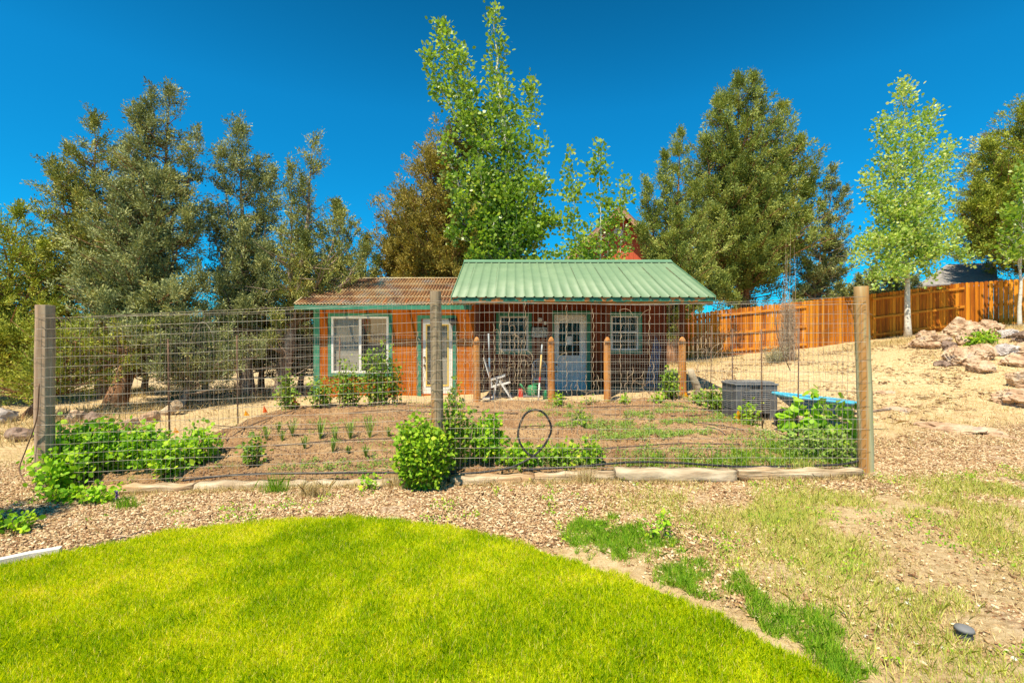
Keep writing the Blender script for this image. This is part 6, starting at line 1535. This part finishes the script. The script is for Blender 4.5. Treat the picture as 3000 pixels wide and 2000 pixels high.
P8, Fi = chips(C, .007, .034); r = np.repeat(np.clip(RNG.normal(.5, .27, len(C)), 0, 1), 5)
tag(mesh_np('bark_chips', P8, Fi, M['chips'], None, r), 'brown and tan bark chips strewn over the yard', 'bark chips', None, 'stuff')

def straw_d(x, y):
    mul, bare = zone(x, y); return (1 - .4 * mul) * (1 - .3 * bare) * out_lawn(x, y) * out_bed(x, y) * inview(x, y) * (.6 + .4 * vnoise(x, y, 1.5, 15))
C = scatter(760000, -9, 12, 1.3, 10.5, lambda x, y: straw_d(x, y) * np.clip(1.25 - .11 * y, .12, 1))
n = len(C); V, Fi = blades(C, RNG.uniform(.012, .05, n), RNG.uniform(.002, .0045, n), 1.8, .1)
tag(mesh_np('dry_straw', V, Fi, M['straw'], None, np.clip(RNG.normal(.5, .25, n), 0, 1)), 'flattened dry straw over bare ground', 'straw', None, 'stuff')
C = scatter(170000, 2, 22, 6, 17.5, lambda x, y: out_bed(x, y) * inview(x, y) * (.25 + .75 * vnoise(x, y, 1.1, 60)) * np.clip(1.3 - .06 * y, 0, 1))
n = len(C); V, Fi = blades(C, RNG.uniform(.02, .09, n), RNG.uniform(.004, .010, n), 1.8, .1)
tag(mesh_np('slope_straw', V, Fi, M['straw'], None, np.clip(RNG.normal(.45, .25, n), 0, 1)), 'flattened straw litter on the right slope', 'straw', None, 'stuff')
C = scatter(16000, 2, 20, 6, 16, lambda x, y: out_bed(x, y) * inview(x, y) * (vnoise(x, y, 1.4, 61) > .45))
P8, Fi = chips(C, .03, .10)
tag(mesh_np('slope_chips', P8, Fi, M['chips'], None, np.repeat(np.clip(RNG.normal(.3, .25, len(C)), 0, 1), 5)), 'scattered bark and stone bits on the right slope', 'chips', None, 'stuff')
# taller straw tufts further off
C = scatter(150000, -16, 20, 7, 17.3, lambda x, y: out_bed(x, y) * inview(x, y) * ((vnoise(x, y, .8, 17) > .5) * .8 + .08) * (1 - zone(x, y)[1] * .85) * ~((x > -5.3) & (x < 4.6) & (y > 10.4) & (y < 16)) * ((y > 15.2) | (x < 3.9) | (vnoise(x, y, 1.7, 18) > .75)))
n = len(C); V, Fi = blades(C, RNG.uniform(.05, .22, n), RNG.uniform(.005, .010, n), .5)
tag(mesh_np('dry_grass', V, Fi, M['straw'], None, np.clip(RNG.normal(.5, .22, n), 0, .97)), 'knee high dry grass under the trees and along the fence', 'dry grass', None, 'stuff')

def region(px, py, pts):
    return in_poly(px, py, pts)
def tall_green(x, y):
    px, py = proj(x, y, gz(x, y)); px = px + 60 * (vnoise(x, y, 7, 40) - .5) + 40 * (vnoise(x, y, 23, 42) - .5); py = py + 50 * (vnoise(x, y, 8, 41) - .5) + 30 * (vnoise(x, y, 25, 43) - .5); a = region(px, py, [(1265, 1245), (1320, 1195), (1410, 1215), (1530, 1235), (1570, 1270), (1450, 1290), (1340, 1262)])
    b_ = region(px, py, [(1500, 1320), (1600, 1290), (1700, 1330), (1780, 1375), (1900, 1440), (1990, 1500), (2060, 1560), (1960, 1568), (1880, 1530), (1760, 1450), (1640, 1380), (1540, 1355)])
    n = .55 * vnoise(x, y, 4, 20) + .45 * vnoise(x, y, 13, 21)
    return (a * ss(.25, .6, n) * .5 + b_ * ss(.25, .62, n) * .6)
C = scatter(700000, .2, 4, 1.3, 4.6, lambda x, y: tall_green(x, y) * out_lawn(x, y))
n = len(C); C = C[:90000]; n = len(C); V, Fi = blades(C, RNG.uniform(.02, .085, n), RNG.uniform(.002, .004, n), .6)
tag(mesh_np('tall_grass', V, Fi, M['grass_green'], None, np.clip(RNG.normal(.45, .25, n), 0, 1)), 'unmown dark green grass strip right of the lawn', 'grass', None, 'stuff')
def pale_d(x, y):
    return inview(x, y) * out_lawn(x, y) * out_bed(x, y) * ss(.8, 2.4, x - (3.2 - y) * .3) * ss(1.3, 1.8, y) * ss(4.9, 4.0, y - .05 * x) * ss(.32, .62, vnoise(x, y, 1.3, 22) * .6 + vnoise(x, y, 4, 23) * .4)
C = scatter(230000, .5, 7, 1.4, 5.2, lambda x, y: pale_d(x, y) * ss(.12, .3, edge_dist(x, y)))
n = len(C); V, Fi = blades(C, RNG.uniform(.03, .085, n), RNG.uniform(.002, .004, n), .5)
tag(mesh_np('sparse_grass', V, Fi, M['grass_pale'], None, np.clip(RNG.normal(.45, .25, n), 0, 1)), 'thin yellowing grass over the right foreground', 'grass', None, 'stuff')

# weeds in the bed and round it
def weedcloud(C, sz, mat, name, label, per=7, spread=.02, up=.03):
    n = len(C); off = RNG.normal(size=(n, per, 3)) * spread; off[:, :, 2] = np.abs(off[:, :, 2]) * 1.2 + up * RNG.uniform(0, 1, (n, per)); Q = (C[:, None, :] + off).reshape(-1, 3)
    D = RNG.normal(size=Q.shape) + [0, 0, .6]; N = RNG.normal(size=Q.shape) * .5 + [0, -.3, .8]; s = sz * RNG.uniform(.6, 1.3, len(Q)); V, Fi = leaf_mesh(Q, D, s, s * .55, 4, N)
    return tag(mesh_np(name, V, Fi, M[mat], None, np.clip(np.repeat(RNG.uniform(0, 1, n), per) * .5 + RNG.uniform(0, .5, len(Q)), 0, 1)), label, 'weeds', None, 'stuff')
def bed_d(x, y):
    px, py = proj(x, y, gz(x, y) + .1); n = vnoise(x, y, 2.2, 25); n2 = vnoise(x, y, 6, 26)
    a = region(px, py, [(1270, 985), (1300, 940), (1480, 945), (1600, 965), (1600, 1000), (1480, 1010), (1280, 1000)]) * (n > .35) * (n2 > .35)
    b_ = region(px, py, [(1200, 925), (1600, 925), (1780, 990), (1700, 1010), (1250, 985)]) * (n > .62)
    c = .5 * region(px, py, [(1180, 1062), (1230, 1030), (1400, 1050), (1480, 1020), (1700, 1030), (1760, 990), (1980, 980), (1990, 1068)]) * (n2 > .15)
    d = region(px, py, [(620, 1075), (700, 1050), (940, 1058), (940, 1076)]) * (n2 > .45) * .7
    e = (n > .62) * .10
    return np.clip(a * .9 + b_ * .45 + c * 1.0 + d + e, 0, 1) * .8
C = scatter(24000, GX0 + .05, GX1 - .05, GY0 + .08, GY1 - .2, bed_d, soil_z)
weedcloud(C, .028, 'weed', 'garden_weeds', 'low green weeds spreading over the right bed', per=9, spread=.024)
def tallweed(x, y):
    px, py = proj(x, y, gz(x, y) + .1); py = py + 26 * (vnoise(x, y, 6, 50) - .5); return region(px, py, [(1420, 1068), (1500, 1045), (1640, 1040), (1720, 1015), (1985, 1020), (1990, 1070)]) * ss(.3, .65, .5 * vnoise(x, y, 5, 28) + .5 * vnoise(x, y, 14, 29)) * .45
C = scatter(60000, .9, GX1 - .05, GY0 + .08, 7, tallweed, soil_z); n = len(C); V, Fi = blades(C, RNG.uniform(.03, .14, n), RNG.uniform(.003, .006, n), .7)
tag(mesh_np('bed_grass', V, Fi, M['grass_green'], None, np.clip(RNG.normal(.5, .25, n), 0, 1)), 'bright green grass strip along the front of the right bed', 'grass', None, 'stuff')
C = scatter(26000, GX0 + .05, GX1 - .05, GY0 + .05, GY1, lambda x, y: .25 + .75 * (vnoise(x, y, 3, 45) > .5), soil_z)
P8, Fi = chips(C, .008, .028)
M['clod'] = mat_leaf('soil crumb', [(0, (.10, .045, .022)), (.5, (.30, .16, .085)), (1, (.60, .42, .27))], trans=0)
tag(mesh_np('soil_crumbs', P8, Fi, M['clod'], None, np.repeat(np.clip(RNG.normal(.5, .25, len(C)), 0, 1), 5)), 'loose soil crumbs and litter on the vegetable bed', 'soil', None, 'stuff')
C = scatter(9000, -8, 9, 2.2, 5.2, lambda x, y: out_lawn(x, y) * out_bed(x, y) * inview(x, y) * (vnoise(x, y, 1.9, 30) > .62) * (vnoise(x, y, 6, 31) > .5))
weedcloud(C, .022, 'berry', 'yard_weeds', 'small yellow green weeds dotted over the chips', per=6, spread=.02, up=.015)

C = scatter(9000, -4.4, 3.7, 4.80, 4.93, lambda x, y: ss(.3, .7, .5 * vnoise(x, y, 2.2, 70) + .5 * vnoise(x, y, 9, 71)))
n = len(C); V, Fi = blades(C, RNG.uniform(.02, .10, n), RNG.uniform(.002, .004, n), .8)
tag(mesh_np('timber_grass', V, Fi, M['straw'], None, np.clip(RNG.normal(.55, .3, n), 0, 1)), 'dry grass stems along the foot of the edging timbers', 'dry grass', None, 'stuff')
# tufts beside the timbers
for i, (px, py, hh, mt, lab) in enumerate([(632, 1130, .22, 'grass_green', 'blue green grass tuft in front of the pale log'), (715, 1140, .20, 'straw', 'dry tan weed tuft right of the green tuft'), (905, 1118, .16, 'straw', 'small dry tuft left of the big round bush'), (1340, 1108, .2, 'straw', 'dry stalks in front of the thick brown timber'),
                                           (1845, 1090, .2, 'grass_pale', 'tangled weed tuft in front of the split timber'), (290, 1165, .14, 'grass_green', 'thin green tuft by the purple flower'), (1790, 1205, .1, 'grass_pale', 'pale tuft in the right foreground grass'), (530, 1090, .15, 'grass_pale', 'pale weed tuft at the left end of the whitish log')]):
    g = G(px, py); m_ = 260; C = np.tile(np.array(tuple(g)), (m_, 1)) + RNG.normal(size=(m_, 3)) * [.07, .035, 0]; V, Fi = blades(C, RNG.uniform(.4, 1.1, m_) * hh, RNG.uniform(.002, .004, m_), .35)
    o = mesh_np('grass_tuft', V, Fi, M[mt], None, np.clip(RNG.normal(.4, .25, m_), 0, 1)); tag(o, lab, 'grass tuft', 'grass tufts along the timbers')
